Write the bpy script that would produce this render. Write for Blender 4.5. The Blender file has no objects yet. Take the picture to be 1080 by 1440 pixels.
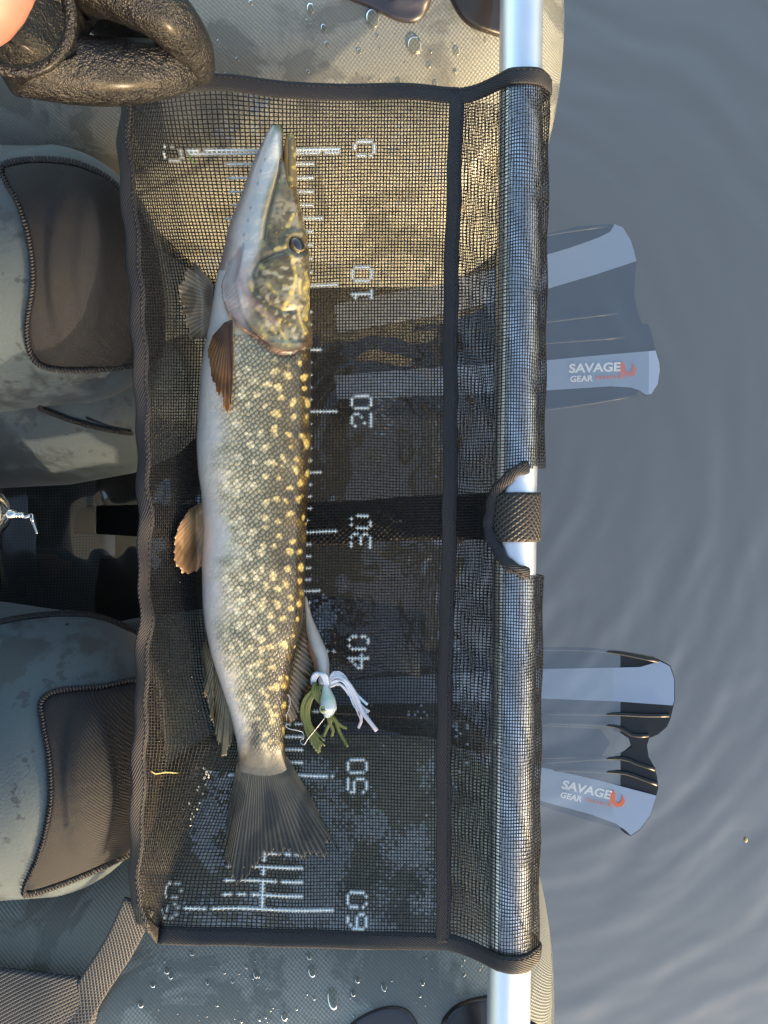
import bpy, bmesh, math, random
import numpy as np
from mathutils import Vector, Matrix
from mathutils.bvhtree import BVHTree

random.seed(7); rng = np.random.default_rng(7)
scene = bpy.context.scene
COL = scene.collection
R_ = math.radians

# ------------------------------------------------------------------ camera
H = 0.95            # camera height above the water
FPX = 1082.0        # focal length in photograph pixels (1080 x 1440)
cam = bpy.data.cameras.new('camera'); cam_o = bpy.data.objects.new('camera', cam); COL.objects.link(cam_o)
cam_o.location = (0, 0, H); cam.sensor_fit = 'VERTICAL'; cam.sensor_height = 34.6
cam.lens = 34.6 * FPX / 1440.0; cam.clip_start = 0.01; cam.clip_end = 3000
scene.camera = cam_o

# ------------------------------------------------------------------ sky and sun
SUN_EL, SUN_ROT = R_(8.5), R_(149.0)
world = bpy.data.worlds.new('World'); scene.world = world; world.use_nodes = True
wn = world.node_tree; wn.nodes.clear()
sky = wn.nodes.new('ShaderNodeTexSky'); sky.sky_type = 'NISHITA'; sky.sun_disc = False
sky.sun_elevation = SUN_EL; sky.sun_rotation = SUN_ROT
sky.air_density = 1.0; sky.dust_density = 3.2; sky.ozone_density = 1.0
bg = wn.nodes.new('ShaderNodeBackground'); bg.inputs['Strength'].default_value = 0.15
wo = wn.nodes.new('ShaderNodeOutputWorld')
wn.links.new(sky.outputs[0], bg.inputs[0]); wn.links.new(bg.outputs[0], wo.inputs[0])
sl = bpy.data.lights.new('sun', 'SUN'); sl.energy = 2.0; sl.angle = R_(0.6); sl.color = (0.50, 0.375, 0.25)
sun = bpy.data.objects.new('sun', sl); COL.objects.link(sun)
sd = Vector((math.sin(SUN_ROT) * math.cos(SUN_EL), math.cos(SUN_ROT) * math.cos(SUN_EL), math.sin(SUN_EL)))
sun.rotation_euler = sd.to_track_quat('Z', 'Y').to_euler()
scene.view_settings.view_transform = 'Standard'; scene.view_settings.look = 'None'
scene.view_settings.exposure = 2.3; scene.view_settings.gamma = 1.0
scene.view_settings.use_curve_mapping = False
scene.cycles.use_denoising = True
scene.cycles.max_bounces = 6; scene.cycles.transparent_max_bounces = 14
scene.cycles.caustics_reflective = False; scene.cycles.caustics_refractive = False
scene.cycles.sample_clamp_indirect = 6.0

# ------------------------------------------------------------------ helpers
def W(px, py, z):
    d = (H - z) / FPX
    return np.array([(px - 540.0) * d, (720.0 - py) * d, z])
def lin(r, g, b):
    c = np.array([r, g, b], float) / 255.0
    return np.where(c <= 0.04045, c / 12.92, ((c + 0.055) / 1.055) ** 2.4)
def smooth(a, b, x):
    t = np.clip((np.asarray(x, float) - a) / (b - a), 0, 1); return t * t * (3 - 2 * t)
class Noise:
    def __init__(s, seed, scale, octs=10):
        r = np.random.default_rng(seed)
        a = r.uniform(0, 2 * np.pi, octs); f = scale * r.uniform(.5, 1.7, octs)
        s.kx, s.ky, s.ph = np.cos(a) * f, np.sin(a) * f, r.uniform(0, 6.28, octs)
    def __call__(s, x, y):
        x = np.asarray(x, float)[..., None]; y = np.asarray(y, float)[..., None]
        return np.sin(x * s.kx + y * s.ky + s.ph).sum(-1) / math.sqrt(len(s.ph) / 2)

def resample(pts, n):
    p = np.array(pts, float); d = np.r_[0, np.cumsum(np.linalg.norm(np.diff(p, axis=0), axis=1))]
    t = np.linspace(0, d[-1], n)
    return np.stack([np.interp(t, d, p[:, k]) for k in range(p.shape[1])], 1)
def spline(pts, n, closed=False):
    """Catmull-Rom through pts, resampled evenly"""
    p = np.array(pts, float)
    q = np.vstack([p[-1], p, p[0], p[1]]) if closed else np.vstack([2 * p[0] - p[1], p, 2 * p[-1] - p[-2]])
    out = []
    for i in range(1, len(q) - 2):
        t = np.linspace(0, 1, 16, endpoint=False)[:, None]
        a, b, c, d = q[i - 1], q[i], q[i + 1], q[i + 2]
        out.append(.5 * ((2 * b) + (-a + c) * t + (2 * a - 5 * b + 4 * c - d) * t ** 2 + (-a + 3 * b - 3 * c + d) * t ** 3))
    out = np.vstack(out + [q[-2][None]])
    if closed:
        r = resample(out, n + 1); return r[:-1]
    return resample(out, n)

def make(name, verts, faces, mat, parent=None, smooth_=True, mats=None, midx=None, color=None, uv=None):
    me = bpy.data.meshes.new(name)
    v = verts.tolist() if isinstance(verts, np.ndarray) else verts
    f = faces.tolist() if isinstance(faces, np.ndarray) else faces
    me.from_pydata(v, [], f)
    if mats:
        for m in mats: me.materials.append(m)
    elif mat: me.materials.append(mat)
    if midx is not None: me.polygons.foreach_set('material_index', np.asarray(midx, np.int32))
    me.polygons.foreach_set('use_smooth', np.full(len(me.polygons), smooth_))
    if color is not None:
        a = me.attributes.new('paint', 'FLOAT_COLOR', 'POINT')
        c = np.ones((len(v), 4), np.float32); c[:, :color.shape[1]] = color
        a.data.foreach_set('color', c.ravel())
    if uv is not None:
        l = me.uv_layers.new(name='UVMap'); idx = np.empty(len(me.loops), np.int32)
        me.loops.foreach_get('vertex_index', idx)
        l.data.foreach_set('uv', np.asarray(uv, np.float32)[idx].ravel())
    me.update()
    o = bpy.data.objects.new(name, me); COL.objects.link(o)
    if parent: o.parent = parent
    return o
def thing(name, label, cat, loc=(0, 0, 0), group=None):
    o = bpy.data.objects.new(name, None); COL.objects.link(o); o.empty_display_size = .05
    o.location = loc
    tag(o, label, cat, group); return o
def tag(o, label, cat, group=None):
    o['label'] = label; o['category'] = cat
    if group: o['group'] = group
    return o
def adopt(o, parent):
    """parent keeping the world place (things' empties carry only a translation)"""
    o.parent = parent; o.matrix_parent_inverse = Matrix.Translation(-parent.location); return o
def struct(o): o['kind'] = 'structure'; return o
def stuff(o): o['kind'] = 'stuff'; return o

class MB:
    def __init__(s): s.v = []; s.f = []; s.n = 0
    def add(s, v, f):
        v = np.asarray(v, float)
        s.v.append(v); s.f += [[i + s.n for i in q] for q in f]; s.n += len(v); return s
    def build(s, name, mat, parent=None, smooth_=True):
        o = make(name, np.vstack(s.v), s.f, mat, None, smooth_)
        if parent: adopt(o, parent)
        return o

def frames(p):
    t = np.gradient(p, axis=0); t /= np.maximum(np.linalg.norm(t, axis=1)[:, None], 1e-9)
    ref = np.array([0, 0, 1.0]) if abs(t[0][2]) < .9 else np.array([1.0, 0, 0])
    n = ref - t[0] * ref.dot(t[0]); n /= np.linalg.norm(n)
    N = [n]
    for i in range(1, len(p)):
        n = N[-1] - t[i] * N[-1].dot(t[i]); n /= np.linalg.norm(n); N.append(n)
    N = np.array(N); return t, N, np.cross(t, N)
def tube(p, r, sides=8, cap=True, flat=1.0):
    p = np.asarray(p, float); n = len(p); r = np.broadcast_to(np.asarray(r, float), (n,))
    t, N, B = frames(p); a = np.linspace(0, 2 * np.pi, sides, endpoint=False)
    v = p[:, None] + r[:, None, None] * (np.sin(a)[None, :, None] * N[:, None] * flat + np.cos(a)[None, :, None] * B[:, None])
    f = [[i * sides + j, i * sides + (j + 1) % sides, (i + 1) * sides + (j + 1) % sides, (i + 1) * sides + j]
         for i in range(n - 1) for j in range(sides)]
    if cap: f += [list(range(sides))[::-1], [(n - 1) * sides + j for j in range(sides)]]
    return v.reshape(-1, 3), f
def ribbon(p, side, width, thick, nrm=None, bulge=0.35):
    """strip with rounded cross-section; side = unit vectors across it"""
    p = np.asarray(p, float); n = len(p)
    side = np.broadcast_to(np.asarray(side, float), p.shape); side = side / np.linalg.norm(side, axis=1)[:, None]
    t = np.gradient(p, axis=0); t /= np.maximum(np.linalg.norm(t, axis=1)[:, None], 1e-9)
    if nrm is None: nrm = np.cross(t, side)
    nrm = nrm / np.maximum(np.linalg.norm(nrm, axis=1)[:, None], 1e-9)
    width = np.broadcast_to(np.asarray(width, float), (n,))
    prof = [(-.5, -.25), (-.5, .25), (-.42, .5), (-.2, .5 + bulge * .5), (.2, .5 + bulge * .5), (.42, .5), (.5, .25), (.5, -.25), (.42, -.5), (-.42, -.5)]
    k = len(prof)
    v = np.stack([p + side * (a * width)[:, None] + nrm * (b * thick) for a, b in prof], 1).reshape(-1, 3)
    f = [[i * k + j, i * k + (j + 1) % k, (i + 1) * k + (j + 1) % k, (i + 1) * k + j] for i in range(n - 1) for j in range(k)]
    f += [list(range(k))[::-1], [(n - 1) * k + j for j in range(k)]]
    return v, f
def ribbon_uv(p, width, k=10):
    d = np.r_[0, np.cumsum(np.linalg.norm(np.diff(p, axis=0), axis=1))]
    pr = np.array([-.5, -.5, -.42, -.2, .2, .42, .5, .5, .42, -.42])
    return np.stack([np.repeat(d, k), (pr[None] * np.broadcast_to(width, (len(p),))[:, None]).ravel()], 1)
def grid_faces(n, m, wrap=False):
    i = np.arange(n - 1)[:, None]; j = np.arange(m if wrap else m - 1)[None]
    j2 = (j + 1) % m
    return np.stack([i * m + j, i * m + j2, (i + 1) * m + j2, (i + 1) * m + j], -1).reshape(-1, 4)
def bvh_of(v, f): return BVHTree.FromPolygons([tuple(x) for x in np.asarray(v)], [list(map(int, q)) for q in f])
CAMP = Vector((0, 0, H))
def drape(px, py, bvh, off=0.0, fallback=.3):
    d = Vector(((px - 540) / FPX, (720 - py) / FPX, -1.0)).normalized()
    h, n, _, _ = bvh.ray_cast(CAMP, d)
    if h is None: return W(px, py, fallback), np.array([0, 0, 1.0])
    if n.dot(d) > 0: n = -n
    return np.array(h + n * off), np.array(n)
def sphere(c, r, seg=10, rings=6, axes=None):
    """r = (a, b, c) radii along axes"""
    axes = np.eye(3) if axes is None else np.array(axes, float)
    v = []; f = []
    for i in range(rings + 1):
        th = math.pi * i / rings
        for j in range(seg):
            ph = 2 * math.pi * j / seg
            q = np.array([math.sin(th) * math.cos(ph) * r[0], math.sin(th) * math.sin(ph) * r[1], math.cos(th) * r[2]])
            v.append(np.asarray(c) + q @ axes)
    for i in range(rings):
        for j in range(seg):
            f.append([i * seg + j, (i + 1) * seg + j, (i + 1) * seg + (j + 1) % seg, i * seg + (j + 1) % seg])
    return np.array(v), f

# ------------------------------------------------------------------ materials
class NT:
    def __init__(s, name):
        s.m = bpy.data.materials.new(name); s.m.use_nodes = True; s.t = s.m.node_tree; s.t.nodes.clear()
        s.out = s.n('ShaderNodeOutputMaterial')
    def n(s, kind, **kw):
        x = s.t.nodes.new(kind)
        for k, v in kw.items():
            if k.startswith('i_'):
                key = k[2:]; key = int(key) if key.isdigit() else key.replace('_', ' ')
                s.set(x, key, v)
            else: setattr(x, k, v)
        return x
    def set(s, x, key, v):
        if isinstance(v, bpy.types.NodeSocket): s.t.links.new(v, x.inputs[key])
        else:
            if isinstance(v, np.ndarray): v = (*v, 1.0)
            x.inputs[key].default_value = v
    def math(s, op, a, b=None, clamp=False):
        x = s.n('ShaderNodeMath', operation=op, use_clamp=clamp); s.set(x, 0, a)
        if b is not None: s.set(x, 1, b)
        return x.outputs[0]
    def mix(s, f, a, b, mode='MIX'):
        x = s.n('ShaderNodeMix', data_type='RGBA', blend_type=mode); s.set(x, 0, f); s.set(x, 6, a); s.set(x, 7, b); return x.outputs[2]
    def ramp(s, f, stops):
        x = s.n('ShaderNodeValToRGB'); s.set(x, 0, f); e = x.color_ramp.elements
        while len(e) < len(stops): e.new(.5)
        for k, (p, c) in zip(e, stops): k.position = p; k.color = (c, c, c, 1) if np.isscalar(c) else (*c, 1)
        return x.outputs[0]
    def noise(s, scale, detail=4, rough=.55, vec=None, dist=0.0):
        x = s.n('ShaderNodeTexNoise'); x.inputs['Scale'].default_value = scale; x.inputs['Detail'].default_value = detail
        x.inputs['Roughness'].default_value = rough; x.inputs['Distortion'].default_value = dist
        if vec is not None: s.t.links.new(vec, x.inputs['Vector'])
        return x.outputs[0]
    def obj(s): return s.n('ShaderNodeTexCoord').outputs['Object']
    def uv(s): return s.n('ShaderNodeTexCoord').outputs['UV']
    def bump(s, h, strength=.5, dist=.001, nrm=None):
        x = s.n('ShaderNodeBump'); s.set(x, 'Height', h); x.inputs['Strength'].default_value = strength
        x.inputs['Distance'].default_value = dist
        if nrm is not None: s.t.links.new(nrm, x.inputs['Normal'])
        return x.outputs[0]
    def bsdf(s, color, rough=.5, normal=None, **kw):
        x = s.n('ShaderNodeBsdfPrincipled'); s.set(x, 'Base Color', color); s.set(x, 'Roughness', rough)
        if normal is not None: s.t.links.new(normal, x.inputs['Normal'])
        for k, v in kw.items(): s.set(x, k.replace('_', ' '), v)
        return x
    def done(s, sh):
        s.t.links.new(sh.outputs[0] if hasattr(sh, 'outputs') else sh, s.out.inputs['Surface']); return s.m
    def stripes(s, vec, angle, pitch):
        """0..1 ridges, pitch in metres, from a metric vector"""
        sp = s.n('ShaderNodeSeparateXYZ'); s.t.links.new(vec, sp.inputs[0])
        a = s.math('MULTIPLY', sp.outputs[0], math.cos(angle) * 2 * math.pi / pitch)
        b = s.math('MULTIPLY', sp.outputs[1], math.sin(angle) * 2 * math.pi / pitch)
        return s.math('MULTIPLY_ADD', s.math('SINE', s.math('ADD', a, b)), .5) if False else \
            s.math('ADD', s.math('MULTIPLY', s.math('SINE', s.math('ADD', a, b)), .5), .5)

M = {}
def mat_plain(name, color, rough=.5, bumpscale=None, bstr=.3, bdist=.001, var=.25, nscale=40, **kw):
    t = NT(name); o = t.obj(); n = t.noise(nscale, 5, .6, o)
    c = t.mix(n, color * (1 - var), np.minimum(color * (1 + var), 1))
    nr = t.bump(t.noise(bumpscale, 4, .6, o), bstr, bdist) if bumpscale else None
    r = t.math('ADD', t.math('MULTIPLY', n, .2), rough - .1)
    M[name] = t.done(t.bsdf(c, r, nr, **kw)); return M[name]

def mat_pontoon():
    t = NT('pvc_fabric'); u = t.uv(); o = t.obj()
    s1 = t.stripes(u, R_(48), .0026); s2 = t.stripes(u, R_(-38), .0026)
    wet = t.ramp(t.noise(9, 5, .62, o, 1.2), [(.50, 0.), (.56, 1.)])
    big = t.noise(5, 3, .5, o); fine = t.noise(160, 4, .7, o)
    c = t.mix(big, lin(130, 134, 128), lin(148, 151, 144))
    c = t.mix(t.math('MULTIPLY', s1, .38), c, lin(90, 92, 86))
    c = t.mix(t.math('MULTIPLY', wet, .5), c, lin(78, 79, 73))
    c = t.mix(t.math('MULTIPLY', t.ramp(fine, [(.55, 0.), (.75, 1.)]), .35), c, lin(140, 140, 128))
    h = t.math('ADD', s1, t.math('MULTIPLY', s2, .45))
    h = t.math('MULTIPLY', h, t.math('SUBTRACT', 1.0, t.math('MULTIPLY', wet, .75)))
    rough = t.math('SUBTRACT', .52, t.math('MULTIPLY', wet, .26))
    nb = t.bump(h, .55, .0006, t.bump(t.noise(14, 3, .5, o), .15, .01))
    M['pvc'] = t.done(t.bsdf(c, rough, nb, Coat_Weight=.12, Coat_Roughness=.2))
mat_pontoon()
def mat_neoprene():
    t = NT('neoprene'); o = t.obj()
    b = t.noise(11, 6, .68, o, .6); sp = t.noise(70, 3, .6, o); fine = t.noise(420, 3, .7, o)
    wet = t.math('MAXIMUM', t.ramp(b, [(.50, 0.), (.55, 1.)]), t.ramp(sp, [(.60, 0.), (.63, 1.)]))
    c = t.mix(t.noise(6, 3, .5, o), lin(56, 69, 76), lin(76, 90, 96))
    c = t.mix(t.math('MULTIPLY', fine, .35), c, lin(48, 60, 66))
    c = t.mix(t.math('MULTIPLY', wet, .62), c, lin(24, 30, 36))
    h = t.math('ADD', fine, t.math('MULTIPLY', b, 1.5))
    M['neoprene'] = t.done(t.bsdf(c, t.math('SUBTRACT', .72, t.math('MULTIPLY', wet, .18)), t.bump(h, .35, .001), Sheen_Weight=.15))
mat_neoprene()
def mat_weave(name, ca, cb, pitch, ang=R_(45), rough=.7, bdist=.0005, use_uv=True, dirt=.25, ratio=.5):
    t = NT(name); u = t.uv() if use_uv else t.obj(); o = t.obj()
    s1 = t.stripes(u, ang, pitch); s2 = t.stripes(u, ang - math.pi / 2, pitch)
    h = t.math('MAXIMUM', s1, t.math('MULTIPLY', s2, ratio)) ; hh = t.math('MULTIPLY', h, h)
    n = t.noise(60, 5, .65, o)
    c = t.mix(hh, ca, cb); c = t.mix(t.math('MULTIPLY', n, dirt), c, cb * 1.5)
    M[name] = t.done(t.bsdf(c, rough, t.bump(hh, .8, bdist, t.bump(t.noise(45, 4, .6, o), .3, .002))))
mat_weave('knee_fabric', lin(7, 8, 12), lin(19, 21, 28), 0.0014, R_(35), .78, .00025, use_uv=False, dirt=.3)
mat_weave('binding_tape', lin(12, 13, 17), lin(32, 33, 40), .0015, R_(62), .62, .0004, dirt=.3)
mat_weave('webbing', lin(24, 25, 28), lin(70, 72, 76), .0027, R_(58), .6, .0010, dirt=.25, ratio=.8)
mat_weave('webbing_black', lin(8, 8, 9), lin(52, 50, 48), .0032, R_(52), .55, .0009, dirt=.1, ratio=1.0)
mat_plain('thread', lin(34, 34, 38), .7, 300, .4, .0004)
mat_plain('rubber_patch', lin(58, 56, 62), .32, 25, .25, .004, .12, 12, Coat_Weight=.35, Coat_Roughness=.15)
mat_plain('rubber_black', lin(34, 33, 36), .3, 25, .3, .004, .2, 14, Coat_Weight=.4, Coat_Roughness=.15)
mat_plain('jacket', lin(52, 58, 60), .8, 120, .4, .002)
mat_plain('fin_blade', lin(22, 24, 29), .38, 60, .15, .001, .12, 9)
mat_plain('fin_pocket', lin(30, 32, 36), .5, 60, .2, .001)
mat_plain('fin_stripe', lin(138, 156, 182), .35, 40, .1, .001, .05, 7)
mat_plain('print_white', lin(232, 236, 240), .5, None, var=.03)
mat_plain('print_orange', lin(206, 104, 70), .5, None, var=.05)
mat_plain('bed_silt', lin(70, 68, 60), .9, 6, .2, .01, .12, 2)
def mat_skin():
    t = NT('skin'); o = t.obj(); n = t.noise(38, 4, .6, o)
    c = t.mix(n, lin(140, 96, 86), lin(160, 114, 104))
    M['skin'] = t.done(t.bsdf(c, .45, t.bump(t.noise(260, 3, .6, o), .15, .0008), Subsurface_Weight=.15, Subsurface_Radius=(.01, .004, .002), Subsurface_Scale=.4))
mat_skin()
def mat_glove():
    t = NT('wet_glove'); o = t.obj()
    v = t.n('ShaderNodeTexVoronoi', feature='F1'); v.inputs['Scale'].default_value = 900; t.t.links.new(o, v.inputs['Vector'])
    n = t.noise(34, 5, .7, o); gr = t.noise(210, 4, .7, o)
    mask = t.ramp(n, [(.42, .25), (.6, 1.)])
    h = t.math('ADD', t.math('MULTIPLY', t.noise(640, 3, .7, o), mask), t.math('ADD', t.math('MULTIPLY', v.outputs[0], .35), t.math('MULTIPLY', t.noise(60, 4, .6, o, .5), 2.6)))
    c = t.mix(n, lin(7, 7, 9), lin(19, 19, 22))
    M['glove'] = t.done(t.bsdf(c, t.math('SUBTRACT', .52, t.math('MULTIPLY', mask, .28)), t.bump(h, 1.0, .0017), Coat_Weight=.12, Coat_Roughness=.2))
mat_glove()
def mat_metal(name, c, rough, an=False):
    t = NT(name); o = t.obj(); n = t.noise(80, 4, .6, o)
    r = t.math('ADD', t.math('MULTIPLY', n, .12), rough - .05)
    M[name] = t.done(t.bsdf(c, r, t.bump(t.noise(22, 3, .5, o), .06, .002), Metallic=1.0))
mat_metal('aluminium', lin(232, 235, 240), .42); mat_metal('nickel', lin(206, 206, 208), .12)
def mat_net():
    t = NT('coated_net'); o = t.obj()
    a = t.n('ShaderNodeAttribute', attribute_name='paint')
    n = t.noise(30, 4, .6, o)
    c = t.mix(n, lin(7, 8, 11), lin(19, 20, 25))
    c = t.mix(a.outputs['Fac'], c, lin(228, 238, 240))
    r = t.math('ADD', t.math('MULTIPLY', t.noise(55, 3, .6, o), .3), .30)
    M['net'] = t.done(t.bsdf(c, r, None, Specular_IOR_Level=.5))
mat_net()
def mat_film():
    t = NT('water_film')
    g = t.n('ShaderNodeBsdfGlossy'); g.inputs['Roughness'].default_value = .12; g.inputs['Color'].default_value = (.95, .96, 1, 1)
    tr = t.n('ShaderNodeBsdfTransparent'); m = t.n('ShaderNodeMixShader'); m.inputs[0].default_value = .13
    t.t.links.new(tr.outputs[0], m.inputs[1]); t.t.links.new(g.outputs[0], m.inputs[2]); M['film'] = t.done(m)
mat_film()
def mat_drop():
    t = NT('water_drop')
    g = t.n('ShaderNodeBsdfGlossy'); g.inputs['Roughness'].default_value = .04
    tr = t.n('ShaderNodeBsdfTransparent'); tr.inputs['Color'].default_value = (.80, .81, .78, 1)
    lw = t.n('ShaderNodeFresnel'); lw.inputs['IOR'].default_value = 1.45
    m = t.n('ShaderNodeMixShader'); t.t.links.new(lw.outputs[0], m.inputs[0])
    t.t.links.new(tr.outputs[0], m.inputs[1]); t.t.links.new(g.outputs[0], m.inputs[2]); M['drop'] = t.done(m)
mat_drop()
WATER_RINGS = []
def mat_water():
    t = NT('lake_water'); o = t.obj()
    hsum = None
    def add(h):
        nonlocal hsum
        hsum = h if hsum is None else t.math('ADD', hsum, h)
    for (cx, cy, pitch, amp, rad) in WATER_RINGS:
        nv = t.n('ShaderNodeTexNoise'); nv.inputs['Scale'].default_value = 3.2; nv.inputs['Detail'].default_value = 2; t.t.links.new(o, nv.inputs['Vector'])
        off = t.n('ShaderNodeVectorMath', operation='SUBTRACT'); t.t.links.new(o, off.inputs[0]); off.inputs[1].default_value = (cx, cy, 0)
        ln = t.n('ShaderNodeVectorMath', operation='LENGTH'); t.t.links.new(off.outputs[0], ln.inputs[0]); r = ln.outputs['Value']
        rr = t.math('ADD', r, t.math('MULTIPLY', nv.outputs[0], pitch * 2.2))
        s = t.math('SINE', t.math('MULTIPLY', rr, 2 * math.pi / pitch))
        fall = t.math('POWER', 2.718, t.math('MULTIPLY', r, -1.0 / rad))
        s = t.math('MULTIPLY', s, t.math('MULTIPLY', fall, amp))
        s = t.math('MULTIPLY', s, t.ramp(t.noise(5 + 40 * pitch, 2, .5, o), [(.38, 0.1), (.66, 1.)]))
        add(s)
    add(t.math('MULTIPLY', t.noise(7, 3, .5, o, .8), .9))
    add(t.math('MULTIPLY', t.noise(2.2, 2, .5, o), 1.6))
    nb = t.bump(hsum, 1.0, .00095)
    g = t.n('ShaderNodeBsdfGlossy'); g.inputs['Roughness'].default_value = .03; t.t.links.new(nb, g.inputs['Normal'])
    tr = t.n('ShaderNodeBsdfTransparent'); tr.inputs['Color'].default_value = (.99, .995, .985, 1)
    geo = t.n('ShaderNodeNewGeometry'); dt = t.n('ShaderNodeVectorMath', operation='DOT_PRODUCT')
    t.t.links.new(geo.outputs['Incoming'], dt.inputs[0]); t.t.links.new(nb, dt.inputs[1])
    cs = t.math('SUBTRACT', 1.0, t.math('ABSOLUTE', dt.outputs['Value']), True); R0 = .235
    fres = t.math('ADD', t.math('MULTIPLY', t.math('POWER', cs, 5.0), 1 - R0), R0)       # Schlick, the same from both sides
    df = t.n('ShaderNodeBsdfDiffuse'); df.inputs['Color'].default_value = (.42, .40, .35, 1)      # suspended silt
    tm = t.n('ShaderNodeMixShader'); tm.inputs[0].default_value = .035
    t.t.links.new(tr.outputs[0], tm.inputs[1]); t.t.links.new(df.outputs[0], tm.inputs[2])
    m = t.n('ShaderNodeMixShader'); t.t.links.new(fres, m.inputs[0])
    t.t.links.new(tm.outputs[0], m.inputs[1]); t.t.links.new(g.outputs[0], m.inputs[2]); return t.done(m)
def mat_painted(name, rough=.3, bump=None, coat=.4, transl=0.0, alpha=None):
    """colour from the paint attribute, fine grain from noise"""
    t = NT(name); o = t.obj(); a = t.n('ShaderNodeAttribute', attribute_name='paint')
    n = t.noise(350, 3, .6, o)
    c = t.mix(t.math('MULTIPLY', n, .35), a.outputs['Color'], t.mix(1.0, a.outputs['Color'], lin(150, 150, 150), 'MULTIPLY'))
    nb = t.bump(n, .25, .0006)
    p = t.bsdf(c, rough, nb, Coat_Weight=coat, Coat_Roughness=.15)
    if alpha: t.t.links.new(t.math('MULTIPLY', a.outputs['Alpha'], 1.0), p.inputs['Alpha'])
    M[name] = t.done(p)
mat_painted('fish_fin', .32, coat=.35, alpha=True)
mat_painted('fish_eye', .08, coat=.8)
mat_painted('soft_plastic', .35, coat=.3)
def mat_fish():
    t = NT('pike_skin'); o = t.obj(); u = t.uv(); a = t.n('ShaderNodeAttribute', attribute_name='paint')
    mp = t.n('ShaderNodeMapping'); t.t.links.new(u, mp.inputs[0]); mp.inputs['Scale'].default_value = (330, 285, 1)
    mp.inputs['Rotation'].default_value = (0, 0, R_(38))
    v = t.n('ShaderNodeTexVoronoi', voronoi_dimensions='2D', feature='F1'); v.inputs['Scale'].default_value = 1.0
    v.inputs['Randomness'].default_value = .5; t.t.links.new(mp.outputs[0], v.inputs['Vector'])
    e = t.n('ShaderNodeTexVoronoi', voronoi_dimensions='2D', feature='DISTANCE_TO_EDGE'); e.inputs['Scale'].default_value = 1.0
    e.inputs['Randomness'].default_value = .5; t.t.links.new(mp.outputs[0], e.inputs['Vector'])
    sc = a.outputs['Alpha']                      # where scales show
    edge = t.ramp(e.outputs['Distance'], [(.03, 1.), (.26, 0.)])
    n = t.noise(300, 4, .65, o)
    c = t.mix(t.math('MULTIPLY', t.math('MULTIPLY', edge, sc), .72), a.outputs['Color'], t.mix(1.0, a.outputs['Color'], lin(96, 94, 92), 'MULTIPLY'))
    tint = t.math('MULTIPLY', t.ramp(v.outputs['Color'], [(.2, 0.), (.9, 1.)]), t.math('MULTIPLY', sc, .3))
    c = t.mix(tint, c, t.mix(1.0, c, lin(255, 240, 200), 'SCREEN') if False else t.mix(1.0, c, lin(120, 112, 90), 'MULTIPLY'))
    c = t.mix(t.math('MULTIPLY', n, .2), c, t.mix(1.0, c, lin(140, 136, 130), 'MULTIPLY'))
    h = t.math('ADD', t.math('MULTIPLY', t.noise(110, 4, .65, o), t.math('SUBTRACT', 1.2, sc)), t.math('MULTIPLY', t.math('SUBTRACT', 1.0, t.math('MULTIPLY', v.outputs['Distance'], v.outputs['Distance'])), t.math('MULTIPLY', sc, 1.3))); h = t.math('ADD', h, t.math('MULTIPLY', n, .25))
    rough = t.math('SUBTRACT', .40, t.math('MULTIPLY', sc, .08))
    M['fish'] = t.done(t.bsdf(c, rough, t.bump(h, .6, .0011), Coat_Weight=.6, Coat_Roughness=.2))
mat_fish()
def mat_panel():
    t = NT('sunken_net'); o = t.obj()
    nz = t.n('ShaderNodeTexNoise'); nz.inputs['Scale'].default_value = 26; nz.inputs['Detail'].default_value = 3; t.t.links.new(o, nz.inputs['Vector'])
    ad = t.n('ShaderNodeVectorMath', operation='MULTIPLY_ADD'); t.t.links.new(nz.outputs['Color'], ad.inputs[0]); ad.inputs[1].default_value = (.011, .011, 0); t.t.links.new(o, ad.inputs[2])
    s1 = t.stripes(ad.outputs[0], 0, .0036); s2 = t.stripes(ad.outputs[0], R_(90), .0036)
    g = t.math('MULTIPLY', s1, s2); c = t.mix(g, lin(52, 56, 60), lin(96, 100, 104))
    M['sunken_net'] = t.done(t.bsdf(c, .8))
mat_panel()
mat_plain('debris', lin(178, 164, 110), .6, None); mat_plain('leaf_green', lin(96, 130, 50), .5, None)

# ------------------------------------------------------------------ water and lake bed
def big_sheet(name, z, mat, size=900):
    xs = np.r_[-size, -3, 3, size]
    v = np.array([[x, y, z] for y in xs for x in xs]); return struct(make(name, v, grid_faces(4, 4), mat, None, False))
big_sheet('lake_bed', -.34, M['bed_silt'])
c1, c2, c3, c4 = W(915, 520, 0), W(895, 1050, 0), W(600, 735, 0), W(905, 1170, 0)
WATER_RINGS += [(c1[0], c1[1], .019, .16, .07), (c2[0], c2[1], .021, .16, .07), (c3[0], c3[1], .085, 1.3, 1.2), (c3[0] - .05, c3[1] + .1, .040, .55, .8), (c3[0] + .1, c3[1] - .1, .024, .16, .6), (c4[0], c4[1], .014, .10, .04)]
water = big_sheet('water', 0.0, mat_water())

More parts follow.
